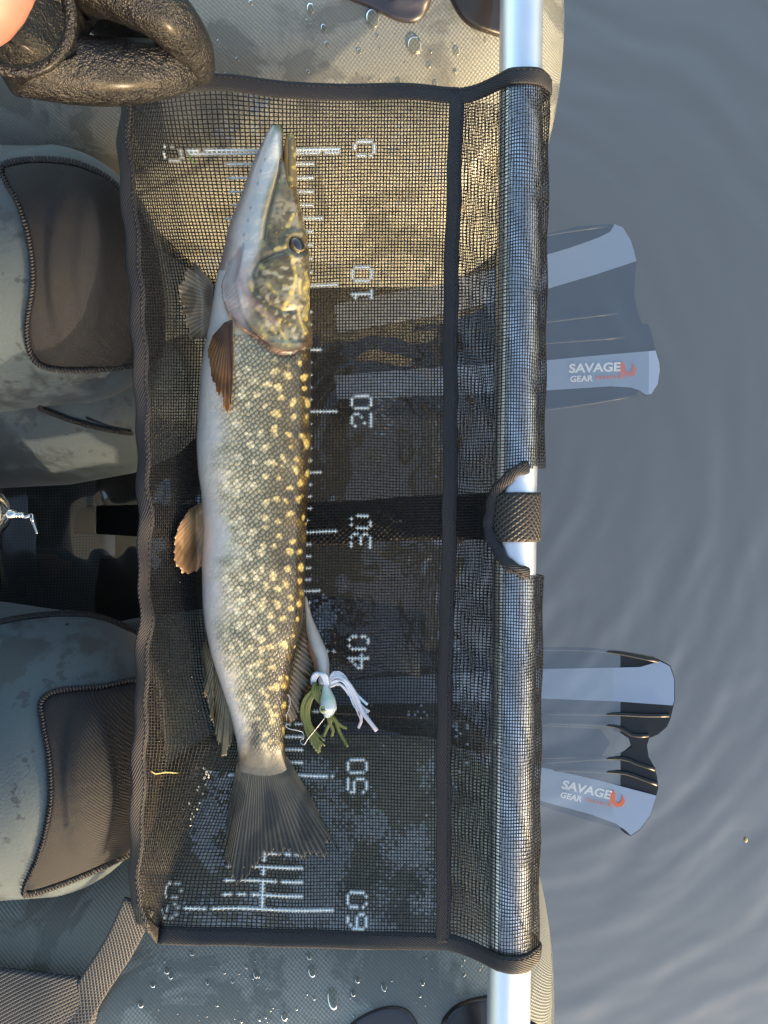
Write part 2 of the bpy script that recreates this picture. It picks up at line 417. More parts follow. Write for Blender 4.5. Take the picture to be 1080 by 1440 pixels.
# ------------------------------------------------------------------ float tube
PR = 0.205
ft = thing('float_tube', 'olive grey inflated float tube with twin pontoons on the water', 'float tube', (-.4, 0, 0))
pont_geo = {}
def pontoon(sign, nose_px, cy):
    L = .15; xn = nose_px; xs = np.r_[np.linspace(-1.15, xn - L, 40), xn - L + L * np.sin(np.linspace(0, math.pi / 2, 26))[1:]]
    nseg = 96; a = np.linspace(0, 2 * np.pi, nseg, endpoint=False); rows = []; uv = []
    for x in xs:
        k = max(0, (x - (xn - L)) / L); r = PR * max(1 - k ** 2.6, 0.0004) ** .42
        lift = .03 * k * k
        tail = smooth(-.75, -1.15, x)
        cyx = sign * (cy - .14 * tail)
        wob = 1 + .006 * np.sin(3 * a + x * 11) + .004 * np.sin(7 * x * 3 + a * 2)
        rows.append(np.stack([np.full(nseg, x), cyx + np.sin(a) * r * wob, .135 + lift + np.cos(a) * r * wob], 1))
        uv.append(np.stack([np.full(nseg, x), a * PR], 1))
    v = np.vstack(rows); f = grid_faces(len(xs), nseg, True)
    f = [list(q) for q in f.tolist()] + [list(range(nseg))[::-1]]
    pont_geo[sign] = (v, f)
    o = make('pontoon', v, f, M['pvc'], uv=np.vstack(uv)); return adopt(o, ft)
p_top = pontoon(1, .172, .452); p_bot = pontoon(-1, .163, .448)
B_top, B_bot = bvh_of(*pont_geo[1]), bvh_of(*pont_geo[-1])
# stern chamber joining the pontoons, seat and backrest (behind the angler)
v, f = tube(spline([(-1.1, .31, .135), (-1.2, .2, .135), (-1.22, 0, .135), (-1.2, -.2, .135), (-1.1, -.31, .135)], 24), PR * .92, 24)
adopt(make('stern_chamber', v, f, M['pvc'], uv=v[:, :2]), ft)
def rbox(c, s, mat, name, parent, bev=.03):
    bm = bmesh.new(); bmesh.ops.create_cube(bm, size=1)
    for q in bm.verts: q.co = Vector((q.co.x * s[0] + c[0], q.co.y * s[1] + c[1], q.co.z * s[2] + c[2]))
    bmesh.ops.bevel(bm, geom=bm.edges[:], offset=bev, segments=4, affect='EDGES', profile=.6)
    me = bpy.data.meshes.new(name); bm.to_mesh(me); bm.free(); me.materials.append(mat)
    for p in me.polygons: p.use_smooth = True
    o = bpy.data.objects.new(name, me); COL.objects.link(o); return adopt(o, parent)
rbox((-.72, 0, .13), (.42, .5, .10), M['rubber_black'], 'seat', ft)
rbox((-.96, 0, .40), (.10, .5, .5), M['rubber_black'], 'backrest', ft)
# welded patches on the pontoons
def polar_patch(name, outline, bvh, off, mat, parent, n=96, rings=18, uvm=False, lift=.002):
    out = spline(outline, n, True); c = out.mean(0); V = []; 
    for k in range(rings + 1):
        s = k / rings; q = c + (out - c) * s
        for (x, y) in q:
            h = off(x, y, s) if callable(off) else off
            V.append(drape(x, y, bvh, h)[0])
    for (x, y) in out: V.append(drape(x, y, bvh, -.002)[0])
    f = grid_faces(rings + 2, n, True)
    o = make(name, np.array(V), f, mat); return adopt(o, parent)
def edge_round(t0, w=.12): return lambda x, y, s: t0 * math.sqrt(max(1e-4, 1 - max(0, (s - 1 + w) / w) ** 2))
polar_patch('patch', [(455, -18), (520, 12), (565, 32), (592, 28), (607, 0), (612, -40), (560, -60), (480, -50)], B_top, lambda x, y, s: edge_round(.0035)(x, y, s) + .004 * float(smooth(20, 0, y) * smooth(535, 560, x)), M['rubber_patch'], ft)
polar_patch('patch', [(632, -12), (640, 14), (658, 36), (690, 49), (716, 53), (740, 30), (745, -30), (700, -60), (650, -50)], B_top, edge_round(.0045), M['rubber_black'], ft)
polar_patch('patch', [(490, 1442), (520, 1422), (550, 1414), (574, 1420), (590, 1445), (598, 1480), (540, 1500), (470, 1480)], B_bot, edge_round(.0035), M['rubber_patch'], ft)
polar_patch('patch', [(620, 1445), (632, 1420), (655, 1406), (690, 1398), (725, 1392), (735, 1440), (720, 1490), (640, 1490)], B_bot, edge_round(.0045), M['rubber_black'], ft)
# bar saddles on top of the pontoons
for s in (1, -1):
    m = MB(); m.add(*tube([(.098, s * .452, .325), (.098, s * .452, .35), (.098, s * .452, .367)], [.045, .034, .024], 20))
    m.build('bar_saddle', M['rubber_black'], ft)
# water drops on the pontoons
def drop_field(name, bvh, spots, mat, parent, nrand, box, rmin, rmax, ok):
    m = MB(); todo = list(spots)
    while len(todo) < len(spots) + nrand:
        x, y = random.uniform(box[0], box[2]), random.uniform(box[1], box[3])
        if ok(x, y): todo.append((x, y, rmin + (rmax - rmin) * random.random() ** 3.2, random.uniform(.8, 1.6)))
    for (x, y, r, el) in todo:
        p, n = drape(x, y, bvh, 0); n = n / np.linalg.norm(n)
        t = np.cross(n, [1, .2, 0]); t /= np.linalg.norm(t); b = np.cross(n, t); k = .56 * r * 1e-3 
        m.add(*sphere(p + n * k * .1, (k, k * el, k * .5), 12, 6, [b, t, n]))
    return stuff(m.build(name, mat, parent))
big_top = [(583, 64, 11, 1.2), (524, 26, 10, 1.4), (437, 12, 6, 1.3), (642, 72, 5, 1.3), (603, 92, 4, 1), (560, 114, 4, 1.2), (612, 118, 4, 1.4), (640, 100, 3.5, 1), (455, 40, 4, 1.6), (505, 72, 4, 1)]
drop_field('water_drops', B_top, big_top, M['drop'], ft, 130, (300, 2, 700, 125), .7, 3.2, lambda x, y: y < 118)
big_bot = [(439, 1366, 6, 1.4), (468, 1405, 8, 1.9), (540, 1388, 4, 1.7), (503, 1378, 4, 1.2), (497, 1397, 4, 1.2), (594, 1382, 3.5, 1.2), (435, 1345, 4, 1.2), (360, 1370, 4, 1.5), (235, 1365, 5, 1), (240, 1372, 4, 1.3), (215, 1385, 4, 1), (198, 1412, 4.5, 1.2), (400, 1430, 5, 1.2), (270, 1340, 3.5, 1.2)]
drop_field('water_drops', B_bot, big_bot, M['drop'], ft, 95, (170, 1330, 690, 1438), .7, 2.6, lambda x, y: y > 1335 + .03 * (x - 200) and x > 230 - (y - 1330) * .4)

# ------------------------------------------------------------------ aluminium bar
BZ, BR = .385, .0157
def bar_c(py): return W(733.5 - 18.5 * py / 1440.0, py, BZ)
bar = thing('support_bar', 'bright round aluminium bar spanning the float tube inside the net sleeve', 'bar', (bar_c(720)[0], 0, BZ))
b0, b1 = bar_c(-190), bar_c(1630)
pts = np.linspace(b0, b1, 30); v, f = tube(pts, BR, 48); adopt(make('tube', v, f, M['aluminium']), bar)
for e, d in ((b0, 1), (b1, -1)):
    v, f = tube([e + np.array([0, .006 * d, 0]), e, e - np.array([0, .03 * d, 0])], [BR * .9, BR + .002, BR + .002], 32)
    adopt(make('end_cap', v, f, M['rubber_black']), bar)

# ------------------------------------------------------------------ measuring mat
mat_t = thing('measuring_mat', 'black net measuring mat with white printed ruler under the pike', 'measuring mat', (-.05, 0, .32))
PITCH = .25   # cm
cm_k = np.array([-3.9, 0, 10, 20, 30, 40, 50, 60, 62.3]); py_k = np.array([131, 208, 400, 577, 746, 914, 1087, 1277, 1322.])
pf = np.polyfit(cm_k, py_k, 5)
tcm = np.arange(-3.9, 62.31, PITCH); rowpy = np.polyval(pf, tcm)
def floor_z(py): t = (np.asarray(py, float) - 720) / 590.0; return .322 + .046 * t * t
Ek = ([131, 200, 300, 420, 520, 640, 760, 850, 950, 1050, 1150, 1230, 1285, 1322], [178, 176, 183, 192, 200, 202, 203, 205, 200, 197, 195, 190, 190, 205])
Vk = ([131, 200, 300, 420, 520, 640, 760, 850, 950, 1050, 1150, 1230, 1322], [222, 236, 258, 288, 284, 278, 276, 278, 288, 318, 280, 245, 226])
CW, CF = 6.0, 19.5
n_w, n_f = int(CW / PITCH), int(CF / PITCH)
nz1, nz2, nz3 = Noise(1, .03), Noise(2, .012), Noise(5, .06)
SEAMZ = .371
rows = []
n_p, n_b, n_r = 15, 28, 20
for i, (cm, py) in enumerate(zip(tcm, rowpy)):
    E = np.interp(py, *Ek) + 2.0 * math.sin(py * .045) * smooth(560, 700, py) * smooth(1000, 880, py) + 1.2 * math.sin(py * .021)
    V = np.interp(py, *Vk); S = 640 - 19.0 * (py - 140) / 1190 + 1.5 * math.sin(py * .011)
    zf = float(floor_z(py)); ze = .408 - .012 * smooth(900, 1322, py) - .010 * smooth(420, 131, py)
    # columns
    c = np.arange(n_w) / n_w
    pxw = E + (V - E) * (c ** 1.15); zw = ze + (zf + .002 - ze) * (c ** 1.35) + .003 * np.sin(c * math.pi * 2.0) 
    zw = zw + .0035 * nz1(pxw, py) * np.sin(c * math.pi)
    c2_ = np.arange(n_f + 1) / n_f
    nomV = 285.0
    pxf = nomV + (S - nomV) * c2_
    blend = smooth(.36, 0.0, c2_); pxf = pxf + (V - nomV) * blend
    zfl = zf + (SEAMZ - zf) * smooth(450, 640, pxf) + .0012 * nz2(pxf, py) * smooth(0, .1, c2_)
    zfl = zfl + .004 * (1 - smooth(0, .12, c2_))
    k = (-.010 + .044 * smooth(500, 1320, py)); edge_w = 6 * math.sin(py * .01)
    allpx = np.r_[pxw, pxf]; allz = np.r_[zw, zfl]
    lift = -16 * smooth(60, 0, py - 131) * np.exp(-((allpx - 300) / 90.0) ** 2) + 6 * smooth(60, 0, py - 131) * np.exp(-((allpx - 640) / 40.0) ** 2)
    allpy = py + k * (allpx - 400) * np.where(allpx > 400, .8, .5) + .9 * nz3(allpx * .6, py * .5) * .8 + lift
    allpy = allpy + 14 * smooth(.75, 0, c.tolist() + [1] * (n_f + 1)) * smooth(1240, 1322, py) * -1
    P = W(allpx, allpy, allz).T if False else np.stack([(allpx - 540) * (H - allz) / FPX, (720 - allpy) * (H - allz) / FPX, allz], 1)
    # sleeve round the bar
    pys = allpy[-1]; bc = bar_c(pys + .012 * 90); Y0 = P[-1][1]
    th = np.radians(np.linspace(128, -62, n_b)); rho = BR + .0011 + .0052 * smooth(30, -10, np.degrees(th)) 
    loose = .0006 * np.sin(py * .05 + th * 3)
    start = np.array([bc[0] + rho[0] * math.cos(th[0]), BZ + rho[0] * math.sin(th[0])])
    q = (np.arange(1, n_p + 1) / n_p)[:, None]
    ps = np.array([P[-1][0], P[-1][2]])
    pk = ps + (start - ps) * q; pk[:, 1] -= .006 * np.sin(q[:, 0] * math.pi) * (1 + .4 * nz2(py, 3)); 
    wr = np.stack([bc[0] + (rho + loose) * np.cos(th), BZ + (rho + loose) * np.sin(th)], 1)[1:]
    end = wr[-1]; tgt = ps + np.array([.0005, -.005]); q2 = (np.arange(1, n_r + 1) / n_r)[:, None]
    rt = end + (tgt - end) * q2; rt[:, 1] -= .007 * np.sin(q2[:, 0] * math.pi); rt[:, 0] += .0006 * np.sin(py * .09 + q2[:, 0] * 9)
    xz = np.vstack([pk, wr, rt]); yb = Y0 - .0006 * np.arange(len(xz)) * 0 + .0007 * np.sin(np.arange(len(xz)) * .3 + py * .04)
    yb = yb - k * .14 * (xz[:, 0] - ps[0])
    sl_ = np.stack([xz[:, 0], yb, xz[:, 1]], 1)
    rows.append(np.vstack([P, sl_]))
G = np.array(rows); NI, NJ = G.shape[:2]
JS = n_w + n_f                       # seam column
JB0 = JS + n_p; JB1 = JB0 + n_b - 1
PX = 540 + G[..., 0] * FPX / (H - G[..., 2]); PY = 720 - G[..., 1] * FPX / (H - G[..., 2])
gu = np.gradient(G, axis=0); gv = np.gradient(G, axis=1)
NRM = np.cross(gv, -gu); NRM /= np.maximum(np.linalg.norm(NRM, axis=2)[..., None], 1e-9)
SU = gu / np.maximum(np.linalg.norm(gu, axis=2)[..., None], 1e-9); SV = gv / np.maximum(np.linalg.norm(gv, axis=2)[..., None], 1e-9)
net_bvh = bvh_of(G[:, :JS + 1].reshape(-1, 3), grid_faces(NI, JS + 1))
def on_net(px, py, off=0.0): return W(px, py, drape(px, py, net_bvh, 0, .34)[0][2] + off)
# printed ruler -> mask per knot
PRN = np.zeros((NI, NJ))
colpx = PX[NI // 2]
def jcol(px): return int(np.argmin(np.abs(colpx[n_w:JS] - px))) + n_w
def irow(cm): return int(round((cm - tcm[0]) / PITCH))
for cm in range(0, 61):
    i = irow(cm); big = cm % 10 == 0
    a, b = (300, 474) if big else ((330, 449) if cm % 5 == 0 else (338, 436 if cm < 45 else 426))
    PRN[i, jcol(a):jcol(b) + 1] = 1
    if cm == 0: PRN[i + 1, jcol(a):jcol(b) + 1:1] = .8
PRN[irow(0):irow(60), jcol(378)] = 1
FONT = {'0': "01110 10001 10001 10001 10001 10001 01110", '1': "00100 01100 00100 00100 00100 00100 01110", '2': "01110 10001 00001 00110 01000 10000 11111",
        '3': "11110 00001 00001 01110 00001 00001 11110", '4': "00010 00110 01010 10010 11111 00010 00010", '5': "11111 10000 11110 00001 00001 10001 01110", '6': "00110 01000 10000 11110 10001 10001 01110"}
def stamp(txt, cm, px):
    w = 6 * len(txt) - 1; i0 = irow(cm) + w // 2; j0 = jcol(px) - 3
    for d, ch in enumerate(txt):
        for r, line in enumerate(FONT[ch].split()):
            for cc, bit in enumerate(line):
                i = i0 - d * 6 - cc
                if bit == '1' and 0 <= i < NI: PRN[i, j0 + r] = 1
for n in range(0, 7):
    stamp(str(n * 10) if n else '0', n * 10, 506)
    if n in (0, 6): PRN_keep = None
j0 = n_w - 9
for n in (0, 6):
    txt = str(n * 10) if n else '0'; i0 = irow(n * 10) + 3
    for d, ch in enumerate(txt):
        for r, line in enumerate(FONT[ch].split()):
            for cc, bit in enumerate(line):
                i = i0 - d * 6 - cc
                if bit == '1' and 0 <= i < NI and random.random() < .6: PRN[i, j0 + 6 + r] = .6
PRN *= (rng.random(PRN.shape) > .06)
# hand-hold cut-out in the sleeve
cut = (((PX - 752) / 66) ** 2 + ((PY - 733) / 74) ** 2 < 1)
cut[:, :JS + 2] = False
keep = ~cut
def strands(axis):
    r0 = .00049 if axis else .00045
    rad = r0 * (1 + .85 * PRN) * (1 + .10 * rng.standard_normal((NI, NJ))) * np.where(np.arange(NJ) > JS, .74, 1.0)[None]
    side = SU if axis == 0 else SV
    wv = ((np.add.outer(np.arange(NI), np.arange(NJ)) % 2) * 2 - 1) * (1 if axis else -1) * .00016
    Pc = G + NRM * wv[..., None]
    Vv = np.stack([Pc + NRM * rad[..., None], Pc + (-.55 * NRM + .95 * side) * rad[..., None], Pc + (-.55 * NRM - .95 * side) * rad[..., None]], 2)
    idx = np.arange(NI * NJ * 3).reshape(NI, NJ, 3)
    if axis == 0: a, b, ok = idx[:, :-1], idx[:, 1:], keep[:, :-1] & keep[:, 1:]
    else: a, b, ok = idx[:-1], idx[1:], keep[:-1] & keep[1:]
    a, b = a[ok], b[ok]
    F = np.concatenate([np.stack([a[:, k], b[:, k], b[:, (k + 1) % 3], a[:, (k + 1) % 3]], 1) for k in range(3)])
    return Vv.reshape(-1, 3), F, np.repeat(PRN.ravel(), 3)
for ax, nm in ((0, 'cross_strands'), (1, 'long_strands')):
    v, f, p = strands(ax)
    o = make(nm, v, f, M['net'], color=np.stack([p] * 3, 1)); adopt(o, mat_t); stuff(o)
# water caught in the net cells
fn = Noise(11, .028, 14); fn2 = Noise(13, .07, 12)
cxp = (PX[:-1, :-1] + PX[1:, 1:]) / 2; cyp = (PY[:-1, :-1] + PY[1:, 1:]) / 2
dens = fn(cxp, cyp) * .7 + fn2(cxp, cyp) * .6
thr = 1.75 - 1.75 * smooth(1010, 1090, cyp) * smooth(640, 560, cxp) + 1.2 * smooth(300, 270, cxp) * smooth(1330, 1200, cyp) - .7 * smooth(250, 140, cyp) * smooth(400, 330, cxp)
fm = (dens + .35 * rng.standard_normal(dens.shape) > thr) & keep[:-1, :-1] & keep[1:, 1:]
fm[:, JS:] &= rng.random(fm[:, JS:].shape) < .3
ii, jj = np.nonzero(fm)
def cellv(i, j): return G[i, j] - NRM[i, j] * .0001
V4 = np.stack([cellv(ii, jj), cellv(ii, jj + 1), cellv(ii + 1, jj + 1), cellv(ii + 1, jj)], 1)
cen = V4.mean(1, keepdims=True); V4 = cen + (V4 - cen) * .8
tilt = rng.normal(0, .00018, (len(V4), 4)); V4[..., 2] += tilt
adopt(stuff(make('water_film', V4.reshape(-1, 3), np.arange(len(V4) * 4).reshape(-1, 4), M['film'], None, False)), mat_t)
m = MB()
for _ in range(430):
    i, j = random.randrange(NI - 1), random.randrange(JS)
    r = random.uniform(.00045, .0010) * (1.3 if random.random() < .08 else 1)
    m.add(*sphere(G[i, j] + NRM[i, j] * .0006, (r, r, r * .8), 6, 4))
stuff(m.build('water_beads', M['drop'], mat_t))
# bindings: follow the edge knots
def binding(P, side, width, nrm, name='binding', mat='binding_tape', thick=.0022):
    v, f = ribbon(P, side, width, thick, nrm); o = make(name, v, f, M[mat], uv=ribbon_uv(P, width)); adopt(o, mat_t)
    # stitch line near one edge
    st = MB(); side = side / np.linalg.norm(side, axis=1)[:, None]; L = np.r_[0, np.cumsum(np.linalg.norm(np.diff(P, axis=0), axis=1))]
    line = P + side * (np.broadcast_to(width, (len(P),)) * .30)[:, None] + nrm * thick * .66
    for s0 in np.arange(.002, L[-1] - .003, .0042):
        q = np.stack([[np.interp(s0 + d, L, line[:, k]) for k in range(3)] for d in (0, .0014, .0028)]); 
        st.add(*tube(q, .00032, 4))
    s = st.build('stitching', M['thread']); s.parent = o
    return o
wob = lambda n, a, s: a * np.array([math.sin(i * s) for i in range(n)])
binding(G[0, :JB1 + 3] + NRM[0, :JB1 + 3] * .0006, SU[0, :JB1 + 3] * -1, .0118, NRM[0, :JB1 + 3]).name = 'binding'
nb = JB1 + 3
binding(G[-1, :nb] + NRM[-1, :nb] * .0006, -SU[-1, :nb], .0125, NRM[-1, :nb])
lefte = G[:, 0] + NRM[:, 0] * .0006; lefte[:, 0] += .0008 * np.sin(np.arange(NI) * .35)
binding(lefte, SV[:, 0], .0105, NRM[:, 0])
binding(G[:, JS] + NRM[:, JS] * .0012 + np.stack([.0004 * np.sin(np.arange(NI) * .23)] + [np.zeros(NI)] * 2, 1), SV[:, JS], .0112, NRM[:, JS], 'seam_tape')
# cut-out binding
ang = np.radians(np.linspace(100, 260, 40)); cpts = []; 
for a_ in ang:
    px, py = 754 + 66 * math.cos(a_) + 1.5 * math.sin(a_ * 9), 732 - 76 * math.sin(a_)
    x = W(px, py, BZ)[0]; bc = bar_c(py); dx = x - bc[0]
    z = BZ + math.sqrt(max(BR ** 2 - dx * dx, 0)) + .0025 if abs(dx) < BR else BZ - .004
    if dx < -.010: z = BZ + .0115 - (-.010 - dx) * .75 + .002
    if dx > .0: z = BZ + math.sqrt(max((BR + .003) ** 2 - dx * dx, 1e-6))
    cpts.append(W(px, py, z))
cpts = spline(cpts[::3], 60); cc_ = np.array([cpts[:, 0].max() + .004, cpts[:, 1].mean(), BZ])
sd_ = cpts - cc_; sd_[:, 2] = 0
tt = np.gradient(cpts, axis=0); nn = np.cross(tt, sd_); nn *= np.sign(nn[:, 2:3]); nn /= np.linalg.norm(nn, axis=1)[:, None]
binding(cpts, sd_, .0085 + .001 * np.sin(np.arange(60) * .9), nn, 'handle_binding', thick=.004)
# webbing strap round the bar, running under the net towards the seat
bc = bar_c(727); path = []
for a_ in np.radians(np.linspace(-110, 175, 30)): path.append((bc[0] + (BR + .0024) * math.cos(a_), (BR + .0024) * math.sin(a_) + BZ))
path += [(bc[0] - BR - .004, BZ - .012), (W(660, 0, .352)[0], .352), (W(560, 0, .326)[0], .326), (W(430, 0, .300)[0], .300), (-.13, .26), (-.22, .16), (-.30, .06), (-.36, -.005), (-.42, -.03)]
path = np.array(path); P = np.stack([path[:, 0], np.full(len(path), W(0, 727, .38)[1]), path[:, 1]], 1)
P = np.vstack([P[:30], spline(P[30:], 60)]); P[:, 1] -= .006 * smooth(.05, -.05, P[:, 0])
v, f = ribbon(P, np.tile([0, 1.0, 0], (len(P), 1)), .0355, .0018, None, 0)
strap = make('crotch_strap', v, f, M['webbing_black'], uv=ribbon_uv(P, .0355)); adopt(strap, ft)

# corner strap and the wide strap on the lower pontoon
def strap_px(name, pts, width, mat, parent, twist=None):
    P = spline(pts, 30); t = np.gradient(P, axis=0); s = np.cross(t, [0, 0, 1.0]); s /= np.linalg.norm(s, axis=1)[:, None]
    v, f = ribbon(P, s, width, .0020, None, 0); o = make(name, v, f, M[mat], uv=ribbon_uv(P, width)); return adopt(o, parent)
q0, q1, q2, q3 = W(196, 1272, .385), W(168, 1330, .362), drape(132, 1392, B_bot, .012)[0], drape(88, 1475, B_bot, .006)[0]
strap_px('corner_strap', [q0, q1, q2, q3], .0245, 'webbing', mat_t)
def dr(x, y, o): return drape(x, y, B_bot, o)[0]
strap_px('side_strap', [dr(-160, 1385, .010), dr(-60, 1392, .010), dr(30, 1398, .012), dr(80, 1404, .013), dr(120, 1410, .008), dr(142, 1413, .005)], .047, 'webbing', ft)

# submerged net panel of the seat, between the legs
def panel():
    x0, x1 = W(8, 0, -.02)[0], W(137, 0, -.02)[0]; ya, yb = W(0, 610, -.02)[1], W(0, 905, -.02)[1]
    us = np.linspace(0, 1, 24); vs = np.linspace(0, 1, 40); V = []
    for a_ in us:
        for b_ in vs:
            V.append((x0 + (x1 - x0) * a_ + .0025 * math.sin(b_ * 14) * a_, ya + (yb - ya) * b_, -.008 - .012 * a_ + .003 * math.sin(b_ * 9)))
    o = make('seat_net', np.array(V), grid_faces(24, 40), M['sunken_net']); adopt(o, ft)
    v, f = ribbon(np.linspace([x0 - .3, (ya + yb) / 2, -.0], [x1 + .02, (ya + yb) / 2, -.028], 12), np.tile([0, 1., 0], (12, 1)), .05, .004)
    adopt(make('seat_strap', v, f, M['rubber_black']), ft)
panel()
mat_plain('water_shade', lin(24, 22, 11), .8, 40, .2, .002)  # near-black olive standing in for shaded water
rbox((-.47, 0, -.095), (.50, .42, .014), M['water_shade'], 'shade_sheet', ft, .004)  # added dark sheet; its colour holds the shade in the water between the legs

# ------------------------------------------------------------------ angler
pe = thing('person', 'person in grey blue neoprene waders with dark knee pads and a wet black glove', 'person', (-.66, 0, .18))
def skin_obj(name, V, E, Rad, mat, parent, sub=2):
    me = bpy.data.meshes.new(name); me.from_pydata([tuple(v) for v in V], E, []); me.materials.append(mat)
    o = bpy.data.objects.new(name, me); COL.objects.link(o)
    mo = o.modifiers.new('skin', 'SKIN'); mo.use_smooth_shade = True
    if not me.skin_vertices: me.skin_vertices.new()
    for k, r in zip(me.skin_vertices[0].data, Rad): k.radius = (r, r)
    me.skin_vertices[0].data[0].use_root = True
    o.modifiers.new('sub', 'SUBSURF').levels = sub; o.modifiers['sub'].render_levels = sub
    return adopt(o, parent)
wrist = W(-8, -12, .562)
skin_obj('body', [(-.68, 0, .27), (-.70, 0, .45), (-.69, 0, .66), (-.67, 0, .84), (-.65, 0, .91), (-.62, 0, 1.0), (-.60, 0, 1.10),
                  (-.67, .17, .80), (-.60, .31, .60), (-.40, .36, .60), tuple(W(-34, -34, .585)),
                  (-.67, -.17, .80), (-.62, -.30, .58), (-.42, -.33, .62),
                  (-.66, .10, .25), (-.28, .18, .29), (-.20, .175, .06), (-.165, .175, -.10), (-.08, .175, -.12),
                  (-.66, -.10, .25), (-.28, -.18, .29), (-.20, -.178, .06), (-.165, -.175, -.10), (-.08, -.175, -.13), tuple(W(22, 18, .562))],
         [(0, 1), (1, 2), (2, 3), (3, 4), (4, 5), (5, 6), (3, 7), (7, 8), (8, 9), (9, 10), (3, 11), (11, 12), (12, 13), (0, 14), (14, 15), (15, 16), (16, 17), (17, 18), (0, 19), (19, 20), (20, 21), (21, 22), (22, 23), (10, 24)],
         [.12, .12, .13, .12, .06, .085, .08, .06, .05, .047, .044, .06, .05, .042, .075, .045, .036, .03, .025, .075, .045, .036, .03, .025, .036], M['skin'], pe)
skin_obj('jacket', [(-.68, 0, .27), (-.70, 0, .45), (-.69, 0, .66), (-.67, 0, .85), (-.67, .18, .80), (-.60, .31, .60), (-.44, .355, .565), (-.67, -.18, .80), (-.62, -.30, .58), (-.46, -.335, .61), (-.655, 0, .93), (-.63, 0, 1.03), (-.61, 0, 1.12)],
         [(0, 1), (1, 2), (2, 3), (3, 4), (4, 5), (5, 6), (3, 7), (7, 8), (8, 9), (3, 10), (10, 11), (11, 12)], [.17, .165, .17, .14, .085, .07, .055, .085, .07, .055, .11, .125, .115], M['jacket'], pe)
# waders: thighs, knees and shins
def loft(stations, seg=64, ends=True):
    """stations: (centre, ry, rz) rings in the plane across local direction"""
    C = np.array([s[0] for s in stations]); t, N, B = frames(C); a = np.linspace(0, 2 * np.pi, seg, endpoint=False); V = []
    for k, s in enumerate(stations):
        V.append(C[k] + np.outer(np.cos(a), B[k]) * s[1] + np.outer(np.sin(a), N[k]) * s[2])
    f = [list(q) for q in grid_faces(len(C), seg, True).tolist()]
    if ends: f += [list(range(seg))[::-1], [(len(C) - 1) * seg + j for j in range(seg)]]
    return np.vstack(V), f
def thigh(y0, y1, r0, r1, z0, z1, x0, xk, cap):
    st = []
    for x in np.linspace(x0, xk, 26):
        k = (x - x0) / (xk - x0); r = r0 + (r1 - r0) * k
        st.append(((x, y0 + (y1 - y0) * k, z0 + (z1 - z0) * k), r * (1 + .008 * math.sin(k * 23)), r * (1 + .01 * math.sin(k * 17 + 1))))
    for e in np.linspace(0, math.pi / 2, 18)[1:]:
        s = max(math.cos(e), .02) ** .82
        st.append(((xk + cap * math.sin(e), y1 + .004 * math.sin(e), z1 - .006 * math.sin(e)), r1 * s, r1 * s))
    return st
wm = MB(); lobes = {}
def leg(sign, th, shin, extra=None):
    m = MB(); m.add(*loft(th)); m.add(*loft(shin))
    if extra: m.add(*loft(extra))
    v = np.vstack(m.v); nzz = Noise(31 + sign, 26, 10); nzf = Noise(33 + sign, 60, 10)
    v = v + np.stack([np.zeros(len(v)), .0012 * nzz(v[:, 0], v[:, 2]), .0016 * nzz(v[:, 0], v[:, 1]) + .0006 * nzf(v[:, 0], v[:, 1])], 1)
    o = make('wader_leg', v, m.f, M['neoprene']); adopt(o, pe); return o, bvh_of(v, m.f)
th1 = thigh(.172, .189, .128, .100, .300, .318, -.74, -.262, .080)
th2 = thigh(-.182, -.194, .136, .114, .300, .312, -.74, -.270, .086)
def shin(y, yt): return [((-.265, y, .28), .075, .075), ((-.24, y, .18), .072, .072), ((-.20, (y + yt) / 2, .06), .064, .064), ((-.165, yt, -.06), .055, .055), ((-.155, yt, -.13), .05, .05)]
fold = [((-.74, .095, .24), .10, .09)] + [((x, .098 + .030 * (x + .74), .225), r, r) for x, r in ((-.55, .093), (-.40, .088), (-.30, .084), (-.24, .076), (-.20, .062), (-.175, .040), (-.165, .012))]
leg1, B_l1 = leg(1, th1, shin(.185, .175), fold)
leg2, B_l2 = leg(-1, th2, shin(-.18, -.175))
v, f = loft([((-.86, 0, .22), .19, .10), ((-.80, 0, .23), .22, .14), ((-.70, 0, .25), .225, .15), ((-.62, 0, .24), .17, .10), ((-.6, 0, .22), .08, .04)]); adopt(make('wader_seat', v, f, M['neoprene']), pe)
def pad_off(ridge):
    def f(x, y, s):
        e = .0032 * math.sqrt(max(1e-4, 1 - max(0, (s - .94) / .06) ** 2))
        for (cx, cy, rx, ry, h) in ridge:
            d = ((x - cx) / rx) ** 2 + ((y - cy) / ry) ** 2
            e += h * float(smooth(1.25, .8, d))
        return e
    return f
def stitches(name, outline, bvh, mat, parent, n, r=.0010, inset=1.0, off=.003, ln=.0045, closed=True, a0=0, a1=1.0):
    out = spline(outline, n, closed); c = out.mean(0); m = MB()
    for i in range(int(n * a0), int(n * a1)):
        p = out[i]; q = out[(i + 1) % n]; nx = np.array([-(q - p)[1], (q - p)[0]]); nx = nx / max(np.linalg.norm(nx), 1e-6)
        w = 3.2 * (ln / .0045)
        A = drape(*(p - nx * w), bvh, off * .6)[0]; Bm = drape(*p, bvh, off + .0012)[0]; Cc = drape(*(p + nx * w + (q - p) * .5), bvh, off * .6)[0]
        m.add(*tube(np.array([A, Bm, Cc]), r, 5))
    return m.build(name, mat, parent)
k1 = [(6, 236), (55, 228), (115, 236), (165, 268), (205, 330), (222, 420), (222, 495), (198, 508), (150, 516), (80, 517), (48, 502), (39, 460), (47, 400), (42, 340), (28, 290), (9, 256)]
pad1 = polar_patch('knee_pad', k1, B_l1, pad_off([(105, 375, 38, 118, .0022), (165, 380, 60, 150, .0012)]), M['knee_fabric'], pe)
stitches('stitching', k1, B_l1, M['thread'], pe, 190, a0=0).parent = pad1
